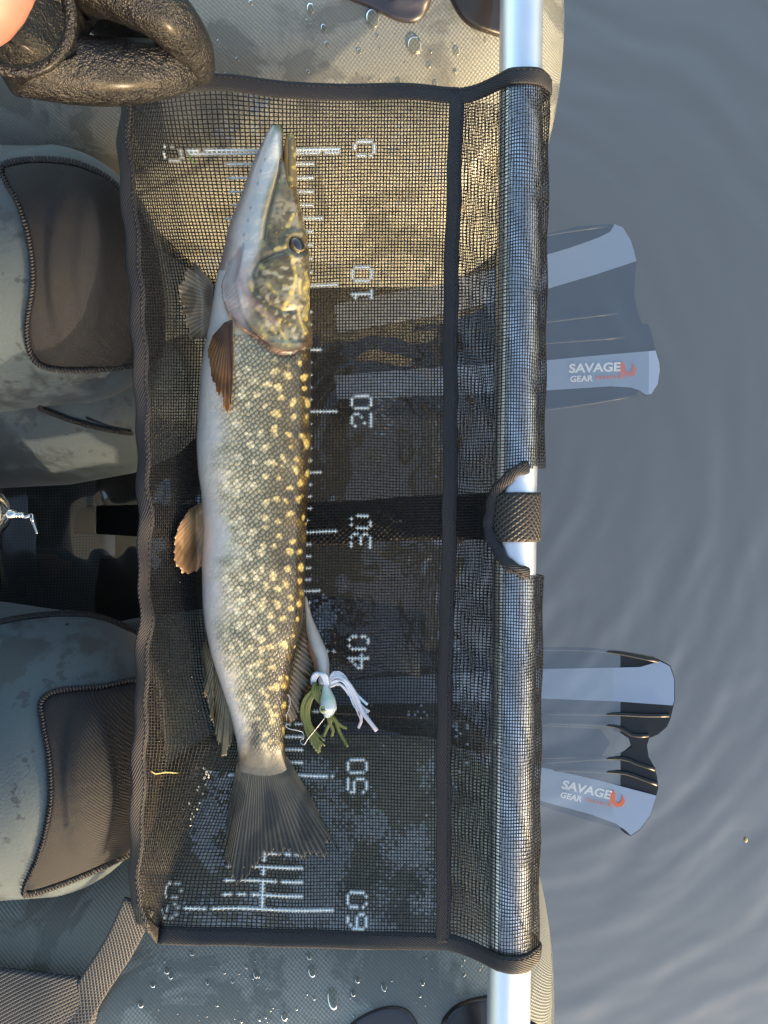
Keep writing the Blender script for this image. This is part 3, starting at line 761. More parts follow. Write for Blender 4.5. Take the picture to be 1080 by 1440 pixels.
k2 = [(58, 988), (80, 973), (140, 967), (205, 960), (222, 1020), (222, 1110), (205, 1180), (150, 1212), (95, 1236), (42, 1253), (36, 1243), (56, 1195), (70, 1130), (68, 1065), (60, 1020)]
pad2 = polar_patch('knee_pad', k2, B_l2, pad_off([(120, 1095, 32, 112, .0022), (165, 1090, 66, 120, .0012)]), M['knee_fabric'], pe)
stitches('stitching', k2, B_l2, M['thread'], pe, 190).parent = pad2
for pd in (pad1, pad2):
    for ch in pd.children: ch.matrix_parent_inverse = Matrix()
stitches('seam', [(55, 573), (100, 590), (150, 603), (186, 608)], B_l1, M['thread'], pe, 44, closed=False, off=.0012)
stitches('seam', [(-5, 876), (40, 868), (90, 864), (140, 868), (190, 888)], B_l2, M['thread'], pe, 60, closed=False, off=.0010)
# glove pinching the corner of the mat
def gw(px, py, z): return tuple(W(px, py, z))
GV = [gw(24, 26, .515), gw(20, 40, .492), gw(80, -30, .488),            # wrist, palm base, palm far
      gw(45, 92, .482), gw(125, 104, .474), gw(205, 100, .462), gw(255, 96, .45), gw(268, 100, .438),   # thumb
      gw(120, -38, .490), gw(190, -8, .494), gw(238, 20, .486), gw(272, 70, .458), gw(280, 108, .430),   # index
      gw(100, -30, .468), gw(150, 14, .452), gw(200, 40, .440), gw(246, 74, .425),    # middle
      gw(80, -120, .465), gw(150, -125, .452), gw(200, -95, .430), gw(205, -60, .41),   # ring
      gw(30, -140, .455), gw(95, -155, .440), gw(140, -130, .420), gw(145, -100, .40)]  # little
GE = [(0, 1), (0, 2), (1, 2), (1, 3), (3, 4), (4, 5), (5, 6), (6, 7), (2, 8), (8, 9), (9, 10), (10, 11), (11, 12), (2, 13), (13, 14), (14, 15), (15, 16), (2, 17), (17, 18), (18, 19), (19, 20), (2, 21), (21, 22), (22, 23), (23, 24)]
GR = [.036, .030, .030, .0235, .0215, .0200, .0165, .010, .021, .0190, .0180, .0150, .011, .021, .0205, .0195, .014, .018, .017, .016, .012, .017, .015, .013, .010]
glove = skin_obj('glove', GV, GE, GR, M['glove'], pe, 3)
ct = MB(); cdir = np.array(W(20, 20, .50)) - np.array(wrist); cdir /= np.linalg.norm(cdir)
wc = np.array(W(12, 8, .552)); u1 = np.cross(cdir, [0, 0, 1.]); u1 /= np.linalg.norm(u1); u2 = np.cross(cdir, u1)
ringp = np.array([wc + .0300 * (math.cos(a_) * u1 + math.sin(a_) * u2) for a_ in np.linspace(0, 2 * np.pi, 49)])
v, f = tube(ringp, .0032, 10, False); adopt(make('glove_cuff', v, f, M['glove']), pe)

# ------------------------------------------------------------------ swim fins
def smooth_poly(name, outline, zf, thick, mat, parent, off=0.0, n=None):
    """closed pixel outline on the tilted plane z=zf(x); filled and given thickness"""
    bm = bmesh.new(); vs = []
    for (px, py) in outline:
        z = 0.0
        for _ in range(6): z = zf(W(px, py, z)[0]) + off
        vs.append(bm.verts.new(W(px, py, z)))
    fc = bm.faces.new(vs); bmesh.ops.recalc_face_normals(bm, faces=[fc])
    if fc.normal.z < 0: fc.normal_flip()
    r = bmesh.ops.extrude_face_region(bm, geom=[fc])
    for q in r['geom']:
        if isinstance(q, bmesh.types.BMVert): q.co.z -= thick
    bmesh.ops.recalc_face_normals(bm, faces=bm.faces[:])
    me = bpy.data.meshes.new(name); bm.to_mesh(me); bm.free(); me.materials.append(mat)
    o = bpy.data.objects.new(name, me); COL.objects.link(o); return adopt(o, parent)
def logo(parent, zf, p0, ang, size):
    """two lines of lettering and a claw emblem lying on the blade"""
    def txt(body, px, py, h, sx, mat, name):
        cu = bpy.data.curves.new(name, 'FONT'); cu.body = body; cu.size = 1; cu.offset = .030; cu.extrude = 0.002
        to = bpy.data.objects.new(name, cu); dg = bpy.context.evaluated_depsgraph_get(); COL.objects.link(to); bpy.context.view_layer.update()
        dg = bpy.context.evaluated_depsgraph_get(); me = bpy.data.meshes.new_from_object(to.evaluated_get(dg)); bpy.data.objects.remove(to)
        vv = np.empty(len(me.vertices) * 3); me.vertices.foreach_get('co', vv); vv = vv.reshape(-1, 3)
        ca, sa = math.cos(ang), math.sin(ang); out = []
        for (x, y, z) in vv:
            lx, ly = x * h * sx + y * h * .08, y * h
            X, Y = px + lx * ca + ly * sa, py + lx * sa - ly * ca
            zz = 0
            for _ in range(4): zz = zf(W(X, Y, zz)[0]) + .0023
            out.append(W(X, Y, zz) + np.array([0, 0, z * .05]))
        me.vertices.foreach_set('co', np.array(out).ravel()); me.materials.clear(); me.materials.append(mat)
        o = bpy.data.objects.new(name, me); COL.objects.link(o); adopt(o, parent)
    ca, sa = math.cos(ang), math.sin(ang)
    def loc(dx, dy): return p0[0] + dx * ca - dy * sa, p0[1] + dx * sa + dy * ca
    x, y = loc(0, 0); txt('SAVAGE', x, y, 17.0 * size, 1.17, M['print_white'], 'lettering')
    x, y = loc(1, 13); txt('GEAR', x, y, 11.5 * size, 1.10, M['print_white'], 'lettering')
    m = 0
    for k in range(7):      # tiny orange line of print
        a0 = 38 + k * 5.2; pts = [loc(a0, 10.5), loc(a0 + 3.6, 10.0), loc(a0 + 3.2, 5.6 + (k % 2)), loc(a0 + .4, 6)]
        smooth_poly('small_print', pts, zf, .0003, M['print_orange'], parent, .0023)
    claw = [(72, -12), (76, -13), (79, -8), (80, 0), (84, 3), (88, 1), (90, -4), (88, -10), (92, -7), (95, -1), (92, 6), (86, 9), (80, 7), (76, 2), (77, 9), (80, 12), (75, 10), (71, 3), (71, -5)]
    smooth_poly('emblem', [loc(a * size, b * size) for a, b in claw], zf, .0003, M['print_orange'], parent, .0023)
def ribs(parent, zf, lines, r):
    for ln in lines:
        pts = []
        for (px, py) in spline(ln, 14):
            z = 0
            for _ in range(5): z = zf(W(px, py, z)[0]) + .001
            pts.append(W(px, py, z))
        v, f = tube(np.array(pts), r, 8); adopt(make('rib', v, f, M['fin_blade']), parent)
zt = lambda x: (x - .345) * .10
f1 = thing('swim_fin', 'submerged dark swim fin with two pale stripes, its tip just breaking the surface', 'swim fin', (.1, .2, zt(.1)), 'pair of swim fins worn by the angler')
out1 = [(430, 400), (560, 372), (700, 345), (770, 328), (815, 318), (862, 315), (876, 320), (887, 338), (893, 355), (895, 368), (893, 392), (892, 415), (897, 440), (903, 455), (912, 456), (917, 472), (920, 485), (925, 500), (928, 518), (925, 540), (916, 555), (908, 556), (902, 549), (880, 560), (820, 570), (740, 578), (600, 590), (450, 585)]
smooth_poly('blade', out1, zt, .004, M['fin_blade'], f1)
smooth_poly('stripe', [(470, 428), (620, 398), (766, 359), (800, 349), (842, 334), (858, 326), (863, 318), (864, 315), (876, 320), (887, 338), (892, 354), (895, 367), (840, 385), (766, 407), (620, 442), (475, 468)], zt, .0008, M['fin_stripe'], f1, .0018)
smooth_poly('stripe', [(470, 528), (620, 516), (766, 507), (850, 499), (922, 493), (927, 510), (928, 520), (925, 540), (916, 554), (908, 555), (900, 549), (888, 545), (860, 543), (766, 549), (620, 556), (475, 562)], zt, .0008, M['fin_stripe'], f1, .0018)
ribs(f1, zt, [[(480, 490), (620, 470), (770, 452), (870, 440)], [(480, 500), (620, 492), (770, 482), (880, 474)], [(450, 398), (600, 366), (770, 330), (855, 318)], [(460, 582), (640, 584), (780, 574), (895, 556)]], .0022)
v, f = loft([((-.22, .175, -.13), .05, .035), ((-.17, .175, -.125), .062, .05), ((-.10, .178, -.11), .062, .045), ((-.03, .182, -.085), .06, .034), ((.05, .186, -.045), .05, .012)]); adopt(make('foot_pocket', v, f, M['fin_pocket']), f1)
logo(f1, zt, (800, 524), R_(-2), 1.0)
zb = lambda x: (x - .292) * .20
f2 = thing('swim_fin', 'dark swim fin with two pale stripes and a notched tip raised clear of the water', 'swim fin', (.1, -.2, zb(.1)), 'pair of swim fins worn by the angler')
out2 = [(430, 925), (600, 915), (740, 910), (800, 912), (862, 916), (895, 922), (930, 929), (943, 936), (949, 955), (949, 985), (943, 1010), (938, 1022), (925, 1033), (913, 1038), (910, 1048), (912, 1064), (920, 1078), (924, 1092), (926, 1108), (922, 1122), (914, 1148), (900, 1167), (887, 1176), (879, 1172), (872, 1166), (820, 1152), (752, 1130), (600, 1092), (440, 1060), (430, 1030), (600, 1050), (760, 1068), (862, 1072), (866, 1062), (880, 1056), (889, 1050), (886, 1040), (876, 1033), (863, 1028), (860, 1022), (760, 1020), (600, 1010), (430, 1000)]
smooth_poly('blade', out2, zb, .004, M['fin_blade'], f2)
smooth_poly('web', [(430, 1003), (600, 1012), (760, 1022), (845, 1026), (858, 1044), (846, 1064), (760, 1066), (600, 1048), (430, 1028)], zb, .002, M['fin_blade'], f2, -.004)
smooth_poly('stripe', [(460, 958), (620, 948), (754, 941), (862, 939), (900, 938), (928, 930), (942, 937), (948, 955), (948, 985), (946, 992), (862, 986), (754, 982), (620, 988), (460, 992)], zb, .0008, M['fin_stripe'], f2, .0018)
smooth_poly('stripe', [(460, 1008), (620, 1046), (752, 1077), (840, 1097), (923, 1119), (914, 1147), (900, 1166), (887, 1175), (880, 1168), (866, 1158), (830, 1145), (752, 1124), (620, 1092), (460, 1048)], zb, .0008, M['fin_stripe'], f2, .0018)
ribs(f2, zb, [[(760, 1003), (860, 1004), (905, 1006), (941, 1006)], [(760, 1016), (858, 1020), (890, 1034), (912, 1034)], [(760, 1072), (866, 1066), (895, 1074), (921, 1082)], [(780, 1082), (870, 1086), (900, 1094), (924, 1103)], [(700, 914), (800, 913), (862, 917), (926, 930)]], .0026)
v, f = loft([((-.22, -.175, -.15), .05, .035), ((-.17, -.175, -.145), .062, .05), ((-.10, -.178, -.13), .062, .045), ((-.03, -.18, -.10), .06, .034), ((.05, -.18, -.055), .05, .012)]); adopt(make('foot_pocket', v, f, M['fin_pocket']), f2)
logo(f2, zb, (789, 1108), R_(13), .97)

# ------------------------------------------------------------------ pike
fish = thing('pike', 'long spotted pike with pale belly lying on its side along the ruler', 'fish', (-.1, 0, .325))
FO = np.array([(176, 384.5, 394), (182, 378, 397), (200, 368.5, 398), (225, 357, 400), (240, 351, 411), (250, 347, 414), (275, 338, 419), (300, 328.5, 424), (325, 320, 430), (350, 314, 433), (375, 308, 434.5), (400, 303.5, 435.5), (440, 297, 436.5), (480, 290, 436.5), (520, 283, 437), (560, 279, 437), (620, 276, 437), (660, 278.5, 435.5), (700, 284, 433.5), (740, 286.5, 432), (800, 284.5, 430.5), (850, 285, 428.5), (880, 288.5, 425), (920, 297, 414), (960, 309.5, 406.5), (1000, 322, 402.5), (1040, 332, 400), (1065, 335, 401), (1085, 334, 405), (1100, 338, 404)], float)
TH = ([176, 200, 250, 300, 350, 420, 520, 650, 800, 900, 1000, 1050, 1080, 1100], [.006, .012, .021, .029, .037, .046, .053, .055, .052, .044, .030, .021, .009, .002])
def fish_z(py): return floor_z(py) + .5 * np.interp(py, *TH) + .0015
NS, NR_ = 460, 168
# even stations
ysn = np.linspace(176, 1100, NS)
Lk = np.interp(ysn, FO[:, 0], FO[:, 1]); Rk = np.interp(ysn, FO[:, 0], FO[:, 2])
ker = np.hanning(13); ker /= ker.sum()
def sm(a): return np.convolve(np.pad(a, 6, mode='edge'), ker, 'valid')
Lk, Rk = sm(Lk), sm(Rk); thk = sm(np.interp(ysn, *TH)); zc = sm(fish_z(ysn))
a = np.linspace(0, 2 * np.pi, NR_, endpoint=False)
ca, sa = np.cos(a), np.sin(a)
ex = np.sign(ca) * np.abs(ca) ** .92; ez = np.sign(sa) * np.abs(sa) ** .86
cx = (Lk + Rk) / 2; hw = (Rk - Lk) / 2
# snout end closes
endc = np.minimum(1, np.sqrt(np.clip((ysn - 171) / 14, .05, 1)))
PXF = cx[:, None] + hw[:, None] * ex[None]; ZF = zc[:, None] + (thk * endc)[:, None] * .5 * ez[None]
PYF = np.repeat(ysn[:, None], NR_, 1)
Q = (PXF - Lk[:, None]) / (Rk - Lk)[:, None]
def seg_dist(px, py, poly):
    p = np.array(poly, float); best = np.full(px.shape, 1e9); 
    for (x0, y0), (x1, y1) in zip(p[:-1], p[1:]):
        dx, dy = x1 - x0, y1 - y0; t = np.clip(((px - x0) * dx + (py - y0) * dy) / (dx * dx + dy * dy + 1e-9), 0, 1)
        best = np.minimum(best, np.hypot(px - x0 - t * dx, py - y0 - t * dy))
    return best
def inside(px, py, poly):
    p = spline(poly, 80, True); c = np.zeros(px.shape, bool); j = len(p) - 1
    for i in range(len(p)):
        xi, yi, xj, yj = p[i][0], p[i][1], p[j][0], p[j][1]
        c ^= ((yi > py) != (yj > py)) & (px < (xj - xi) * (py - yi) / (yj - yi + 1e-12) + xi); j = i
    return c
def soft_in(px, py, poly, w):
    d = seg_dist(px, py, np.vstack([spline(poly, 80, True), spline(poly, 80, True)[:1]])); ins = inside(px, py, poly)
    return np.where(ins, .5 + .5 * np.clip(d / w, 0, 1), .5 - .5 * np.clip(d / w, 0, 1))
GILL = [(437, 478), (424, 490), (408, 497), (392, 496), (374, 486), (356, 472), (340, 461), (326, 446), (318, 430), (315, 405)]
PRE = [(404, 352), (384, 358), (364, 368), (355, 384), (360, 408), (378, 428), (400, 438), (416, 436)]
BRANCH = [[(333 - k * 4.2, 352 + k * 5), (326 - k * 2.5, 400 + k * 3), (334 - k * 2, 440 + k * 2), (352 + k * 1.5, 462 + k * 2.4), (374 + k * 2, 484 + k * 1)] for k in range(-2, 4)]
JAWL = [(397, 226), (391, 250), (383, 278), (375, 308), (371, 336)]
tops = (sa > -.15)[None, :] & np.ones((NS, 1), bool)
# relief on the upper side
disp = np.zeros((NS, NR_))
dG = seg_dist(PXF, PYF, GILL)
gside = inside(PXF, PYF, [(437, 340), (437, 478), (424, 490), (408, 497), (392, 496), (374, 486), (356, 472), (340, 461), (326, 446), (318, 430), (315, 400), (330, 350), (380, 330)])
disp += np.where(gside, .0019 * np.exp(-(dG / 22) ** 2), -.0016 * np.exp(-(dG / 7) ** 2))
disp -= .0014 * np.exp(-(seg_dist(PXF, PYF, PRE) / 3.0) ** 2)
disp += .0012 * soft_in(PXF, PYF, [(405, 350), (366, 368), (357, 386), (362, 406), (380, 426), (408, 434), (428, 400), (425, 360)], 14)
for b_ in BRANCH: disp -= .0007 * np.exp(-(seg_dist(PXF, PYF, b_) / 1.6) ** 2)
disp -= .0022 * np.exp(-(seg_dist(PXF, PYF, JAWL) / 2.4) ** 2)
disp -= .0016 * np.exp(-(((PXF - 418) / 15) ** 2 + ((PYF - 345) / 15) ** 2) ** 2)
disp += .0014 * np.exp(-((np.hypot(PXF - 418, PYF - 345) - 18) / 4) ** 2)
fz1, fz2 = Noise(41, .05, 12), Noise(43, .18, 12)
disp += np.where(PYF < 480, .00010 * fz2(PXF, PYF) + .0003 * fz1(PXF, PYF), .0003 * fz1(PXF, PYF * .6))
disp *= np.where(tops, 1, 0)
VF = np.stack([(PXF - 540) * (H - ZF) / FPX, (720 - PYF) * (H - ZF) / FPX, ZF], -1)
nf = np.stack([ex[None] * np.ones((NS, 1)), np.zeros((NS, NR_)), ez[None] * np.ones((NS, 1))], -1); nf /= np.linalg.norm(nf, axis=2)[..., None]
VF = VF + nf * disp[..., None]
# ---- colour of the skin
qn = Q + .030 * fz1(PXF * 1.4, PYF) + .022 * fz2(PXF, PYF) + .012 * np.where((Q > .05) & (Q < .7), Noise(71, .3, 14)(PXF, PYF), 0)
def mixc(C, col, m): return C + (col - C) * np.clip(m, 0, 1)[..., None]
C = np.ones((NS, NR_, 3)) * lin(228, 222, 214)
C = mixc(C, lin(208, 201, 164), smooth(.06, .36, qn) * .85)
C = mixc(C, lin(148, 147, 124), smooth(.18, .52, qn))
C = mixc(C, lin(100, 93, 66), smooth(.48, .82, qn))
C = mixc(C, lin(52, 43, 24), smooth(.76, .96, qn))
C = np.where((sa < -.35)[None, :, None] & (Q[..., None] < .5), lin(200, 202, 205), C)
scale_m = smooth(.16, .34, qn) * smooth(470, 500, PYF + 0 * Q)
behind = ~gside & (PYF > 380)
scale_m = np.where(behind & (PYF > 470), smooth(.08, .42, qn), 0) * smooth(1072, 1040, PYF)
# spots: bean-shaped, in loose slanting rows behind the head
sp = []
yy = 505.0
while yy < 1066:
    L0, R0 = np.interp(yy, ysn, Lk), np.interp(yy, ysn, Rk)
    for qk in np.arange(.24, .99, .118):
        if random.random() < .85: sp.append((L0 + (R0 - L0) * (qk + random.uniform(-.03, .03) + .03 * math.sin(yy * .07)), yy + random.uniform(-6, 6) + 10 * math.sin(qk * 9), random.uniform(.5, 1.02), random.uniform(0, 3.14)))
    yy += 19.0
spots = np.zeros((NS, NR_))
for (sx, sy, s, an) in sp:
    if sy < 512 and sx > 330 and sy < 475 + 20: pass
    dx, dy = PXF - sx, PYF - sy; near = (np.abs(dx) < 22) & (np.abs(dy) < 22)
    u = dx * math.cos(an) + dy * math.sin(an); w = -dx * math.sin(an) + dy * math.cos(an)
    L0, R0 = np.interp(sy, ysn, Lk), np.interp(sy, ysn, Rk); shrink = max(.35, min(1, (R0 - sx) / 30 + .25))
    w_ = w + .045 * u * u * (1 if an > 1.5 else -1)
    d = np.sqrt((u / (6.8 * s * (shrink if abs(math.cos(an)) > .7 else 1))) ** 2 + (w_ / (4.6 * s)) ** 2) + .28 * fz2(PXF * 1.7, PYF * 1.7)
    spots = np.maximum(spots, np.where(near, smooth(1.4, .55, d), 0))
spots *= np.where(behind, 1, 0) * smooth(1078, 1045, PYF)
spcol = lin(238, 232, 200) + (lin(220, 198, 122) - lin(238, 232, 200)) * smooth(.35, .9, qn)[..., None]
C = C + (spcol - C) * (spots * .86)[..., None]; scale_m = scale_m * (1 - .3 * spots)
gold = smooth(.25, .95, fz2(PXF * 1.2, PYF * .8) * .5 + .4 * fz1(PXF * 2, PYF * 2)) * smooth(.72, .92, qn) * np.where(behind, 1, 0)
C = mixc(C, lin(176, 146, 62), gold * .3)
# ---- head
hd = np.where(PYF < 500, 1.0, 0) * np.where(behind, 0, 1)
headbase = np.ones_like(C) * lin(122, 114, 84)
headbase = mixc(headbase, lin(108, 96, 58), smooth(.6, 1.0, Q + .1 * fz1(PXF, PYF)))
headbase = mixc(headbase, lin(200, 190, 184), smooth(.48, .26, Q + .05 * fz1(PXF, PYF)) )
headbase = mixc(headbase, lin(176, 156, 150), smooth(.15, .04, Q))
C = mixc(C, headbase, hd)
jaw = soft_in(PXF, PYF, [(391, 176), (380, 194), (368, 226), (352, 280), (341, 320), (333, 358), (346, 374), (362, 356), (368, 330), (373, 290), (385, 250), (396, 214)], 8)
C = mixc(C, lin(196, 202, 202), np.clip(jaw * 1.6 - .5, 0, 1) * .95)
C = mixc(C, lin(198, 186, 120), np.exp(-(seg_dist(PXF, PYF, [(386, 250), (374, 300), (368, 345)]) / 5) ** 2) * .25)
snout = soft_in(PXF, PYF, [(399, 214), (420, 232), (436, 340), (436, 480), (410, 492), (372, 470), (352, 420), (352, 376), (372, 345), (378, 300), (392, 250)], 8)
brown = lin(92, 84, 56) + (lin(140, 134, 112) - lin(92, 84, 56)) * smooth(-1, 1, fz1(PXF * 1.5, PYF * 1.5))[..., None]
C = mixc(C, brown, np.clip(snout * 1.8 - .6, 0, 1) * .85 * hd)
C = mixc(C, lin(74, 66, 42), np.exp(-(seg_dist(PXF, PYF, [(416, 250), (428, 320), (436, 400), (437, 470)]) / 6) ** 2) * .75 * hd)
dk = smooth(.5, 1.2, fz2(PXF * 1.1, PYF * 1.1)) * np.clip(snout * 1.8 - .6, 0, 1)
C = mixc(C, lin(70, 60, 38), dk * .75 * hd)
fz3, fz4 = Noise(47, .55, 16), Noise(53, .33, 16)
C = mixc(C, lin(60, 52, 34), smooth(.15, 1.1, fz3(PXF, PYF)) * np.clip(snout * 1.8 - .6, 0, 1) * .55 * hd)
C = mixc(C, lin(196, 190, 164), smooth(.8, 1.5, fz4(PXF, PYF)) * np.clip(snout * 1.8 - .6, 0, 1) * .55 * hd * smooth(345, 375, PYF))

yel = [[(409, 362), (412, 385), (412, 405), (408, 420), (400, 433)], [(392, 452), (398, 470), (404, 488)], [(362, 432), (368, 445)], [(372, 436), (374, 452)], [(376, 402), (388, 410)], [(430, 385), (432, 420), (430, 450)], [(420, 395), (424, 410)], [(366, 372), (372, 380)], [(368, 462), (374, 472)], [(384, 458), (386, 466)], [(424, 262), (428, 300)], [(386, 352), (400, 346)], [(350, 398), (354, 408)], [(420, 430), (428, 470)], [(410, 306), (404, 318)]]
yd = np.full(PXF.shape, 1e9)
for y_ in yel: yd = np.minimum(yd, seg_dist(PXF + 1.4 * fz2(PYF, PXF), PYF + 1.4 * fz2(PXF, PYF), y_))
dots = np.full(PXF.shape, 1e9)
for _ in range(70):
    x_, y_ = random.uniform(360, 434), random.uniform(225, 488)
    if x_ > 385 - (y_ - 225) * .08: dots = np.minimum(dots, np.hypot(PXF - x_, PYF - y_) * random.uniform(.8, 1.6))
C = mixc(C, lin(208, 190, 104), np.maximum(smooth(3.6, 1.0, yd) * (.35 + .5 * smooth(-.6, .8, fz3(PXF, PYF))), smooth(2.6, .8, dots) * .6) * hd)
for b_ in BRANCH: C = mixc(C, lin(118, 108, 108), np.exp(-(seg_dist(PXF, PYF, b_) / 1.3) ** 2) * .55)
C = mixc(C, lin(120, 74, 38), np.exp(-(dG / 5.0) ** 2) * np.where(PYF > 425, .62, .15))
C = mixc(C, lin(150, 124, 126), np.exp(-(seg_dist(PXF, PYF, [(336, 350), (334, 385), (344, 410), (360, 430), (385, 452)]) / 4.5) ** 2) * .55)
C = mixc(C, lin(52, 44, 34), np.exp(-(seg_dist(PXF, PYF, [(434, 487), (420, 492), (404, 498)]) / 4.5) ** 2) * .9)
C = mixc(C, lin(64, 56, 38), np.exp(-(seg_dist(PXF, PYF, PRE) / 2.0) ** 2) * .5)
C = mixc(C, lin(108, 92, 74), np.exp(-(seg_dist(PXF, PYF, JAWL) / 2.4) ** 2) * .8)
C = mixc(C, lin(92, 90, 46), smooth(10, 3, np.hypot(PXF - 392, (PYF - 177) * .8)) * .8)
for (x_, y_) in [(372, 224), (366, 240), (362, 258), (352, 292), (343, 330), (349, 310)]:
    C = mixc(C, lin(60, 60, 66), smooth(2.2, .8, np.hypot(PXF - x_, (PYF - y_) * .6)) * .5)
# tail root darker
C = mixc(C, lin(78, 72, 58), smooth(1022, 1074, PYF + 12 * fz2(PXF, 1.) + 9 * fz1(PXF, PYF)) * .95)
C = mixc(C, lin(150, 60, 60), smooth(5, 1.5, np.hypot(PXF - 288, (PYF - 891) * .7)) * .6)
scale_m = np.maximum(scale_m, np.where(hd > 0, .55 * smooth(.86, .95, Q) * smooth(330, 400, PYF), 0))
arc = np.cumsum(np.r_[0, np.linalg.norm(np.diff(np.stack([ex, ez * .62], 1), axis=0), axis=1)])
UVF = np.stack([hw[:, None] * np.ones((1, NR_)) * 0 + arc[None] * .042 * (hw / hw.max())[:, None] ** .35, np.repeat(((720 - ysn) * .6 / FPX)[:, None], NR_, 1)], -1)
colr = np.concatenate([np.clip(C, 0, 1), np.clip(scale_m, 0, 1)[..., None]], -1)
ff = [list(q) for q in grid_faces(NS, NR_, True).tolist()] + [list(range(NR_))[::-1], [(NS - 1) * NR_ + j for j in range(NR_)]]
body = make('body', VF.reshape(-1, 3), ff, M['fish'], color=colr.reshape(-1, 4), uv=UVF.reshape(-1, 2)); adopt(body, fish)
fish_bvh = bvh_of(VF.reshape(-1, 3), ff)
# upper jaw (parted from the lower jaw at the tip)
def upper_jaw():
    ys = np.linspace(188, 262, 60); n = 40; aa = np.linspace(0, 2 * np.pi, n, endpoint=False)
    l = np.interp(ys, [188, 193, 205, 225, 240, 262], [405, 401, 399.5, 399, 399, 400]); r = np.interp(ys, [188, 193, 205, 225, 240, 262], [412, 415, 416, 416.5, 417, 418])
    l, r = sm(l), sm(r); t_ = np.interp(ys, [188, 196, 225, 262], [.004, .011, .0165, .017]); z = np.interp(ys, ysn, zc) + .001
    V = []; Cc = []
    for k in range(len(ys)):
        x = (l[k] + r[k]) / 2 + (r[k] - l[k]) / 2 * np.cos(aa); zz = z[k] + t_[k] / 2 * np.sin(aa)
        V.append(np.stack([(x - 540) * (H - zz) / FPX, np.full(n, (720 - ys[k])) * (H - zz) / FPX, zz], 1))
        c_ = np.tile(lin(104, 92, 60), (n, 1)); m_ = (np.cos(aa) < -.35)[:, None]
        c_ = np.where(m_, lin(176, 118, 50), c_); spk = fz2(x * 1.5, ys[k] * 1.5) > .9
        c_ = np.where(spk[:, None] & ~m_, lin(160, 146, 86), c_); Cc.append(c_)
    f = [list(q) for q in grid_faces(len(ys), n, True).tolist()] + [list(range(n))[::-1], [(len(ys) - 1) * n + j for j in range(n)]]
    o = make('upper_jaw', np.vstack(V), f, M['soft_plastic'], color=np.vstack(Cc)); adopt(o, fish)
upper_jaw()
# eye
ep, en = drape(418.5, 345, fish_bvh, 0); en = en / np.linalg.norm(en); t_ = np.cross(en, [0, 1., 0]); t_ /= np.linalg.norm(t_); b_ = np.cross(en, t_)
v, f = sphere(ep - en * .0015, (.0072, .0076, .0050), 36, 24, [t_, b_, en])
dl = (v - ep) @ np.stack([t_, b_, en], 1); rr = np.hypot(dl[:, 0], dl[:, 1]); rc = np.hypot(dl[:, 0] * 1.0, dl[:, 1] * .85)
ec = np.tile(lin(34, 36, 44), (len(v), 1)); ec = np.where((rc > .0048)[:, None], lin(84, 68, 38), ec); ec = np.where((rr > .0060)[:, None], lin(48, 40, 26), ec)
ec = np.where(((rc > .0044) & (rc < .0049))[:, None], lin(150, 128, 70), ec)
adopt(make('eye', v, f, M['fish_eye'], color=ec), fish)
# fins of the fish
def fan(name, base, edge, zb_off, ze_off, rays, c_in, c_out, c_ray, alpha=(.95, .55), surf=None, ragged=.06, bars=None, curl=0.0, sub=6, seed=0):
    r = np.random.default_rng(seed + 100); n = rays * sub + 1; m = 26
    b = resample(base, n) if len(base) > 1 else np.repeat(np.array(base, float), n, 0); e = spline(edge, n)
    ext = 1 + np.repeat(r.normal(0, ragged, rays + 1), sub)[:n] * 1.0; V = []; Cc = []
    ph = np.abs(((np.arange(n) % sub) / sub) * 2 - 1)        # 1 on a ray, 0 between rays
    rw = np.repeat(r.random(rays + 1), sub)[:n]; blot = Noise(seed + 60, .16, 12)
    for k in range(m):
        s = k / (m - 1)
        for i in range(n):
            notch = 1 - .035 * (1 - ph[i]) * (s ** 6)
            p = b[i] + (e[i] - b[i]) * s * (1 + (ext[i] - 1) * s) * notch
            split = 1.2 * s * math.sin(i * 2.1 + seed)
            off = zb_off + (ze_off - zb_off) * s ** .7 + (.00025 + .00025 * rw[i]) * ph[i] * (1 - .5 * s) + curl * math.sin(i * .35 + seed) * s
            q = surf(p[0] + split * .3, p[1], off); V.append(q)
            c_ = c_in + (c_out - c_in) * s; c_ = c_ + (c_ray - c_) * (ph[i] ** 2) * (.35 + .6 * rw[i]); c_ = c_ * (1 - .55 * float(smooth(.0, 1.1, blot(p[0], p[1] * .5))))
            if bars: c_ = c_ * (1 - .35 * bars(i / n, s))
            al = alpha[0] + (alpha[1] - alpha[0]) * s ** 1.5; al = min(1, al + .45 * ph[i] ** 2 * (1 - .4 * s))
            Cc.append([*c_, al])
    o = make(name, np.array(V), grid_faces(m, n), M['fish_fin'], color=np.array(Cc))
    so = o.modifiers.new('thick', 'SOLIDIFY'); so.thickness = .0005; so.offset = 0
    return adopt(o, fish)
on_fish = lambda x, y, o: drape(x, y, fish_bvh, o, .34)[0]
def on_floor(x, y, o): return W(x, y, float(floor_z(y)) + o) if x > 300 else max((on_net(x, y, o), W(x, y, float(floor_z(y)) + o)), key=lambda q: q[2])
fan('pectoral_fin', [(301, 402), (297, 458)], [(272, 366), (258, 392), (254, 420), (258, 448), (268, 474), (288, 478)], .020, .010, 20, lin(136, 124, 106), lin(112, 104, 92), lin(160, 146, 124), (.95, .7), on_floor, seed=1)
fan('pectoral_fin', [(320, 456), (329, 453)], [(304, 474), (298, 500), (302, 528), (311, 553), (322, 574), (327, 566), (330, 530), (331, 488)], .0035, .0035, 18, lin(96, 62, 30), lin(150, 104, 56), lin(60, 42, 24), (1, .98), on_fish, ragged=.03, bars=lambda u, s: 1.7 * math.exp(-((u - .72) / .16) ** 2), seed=2)
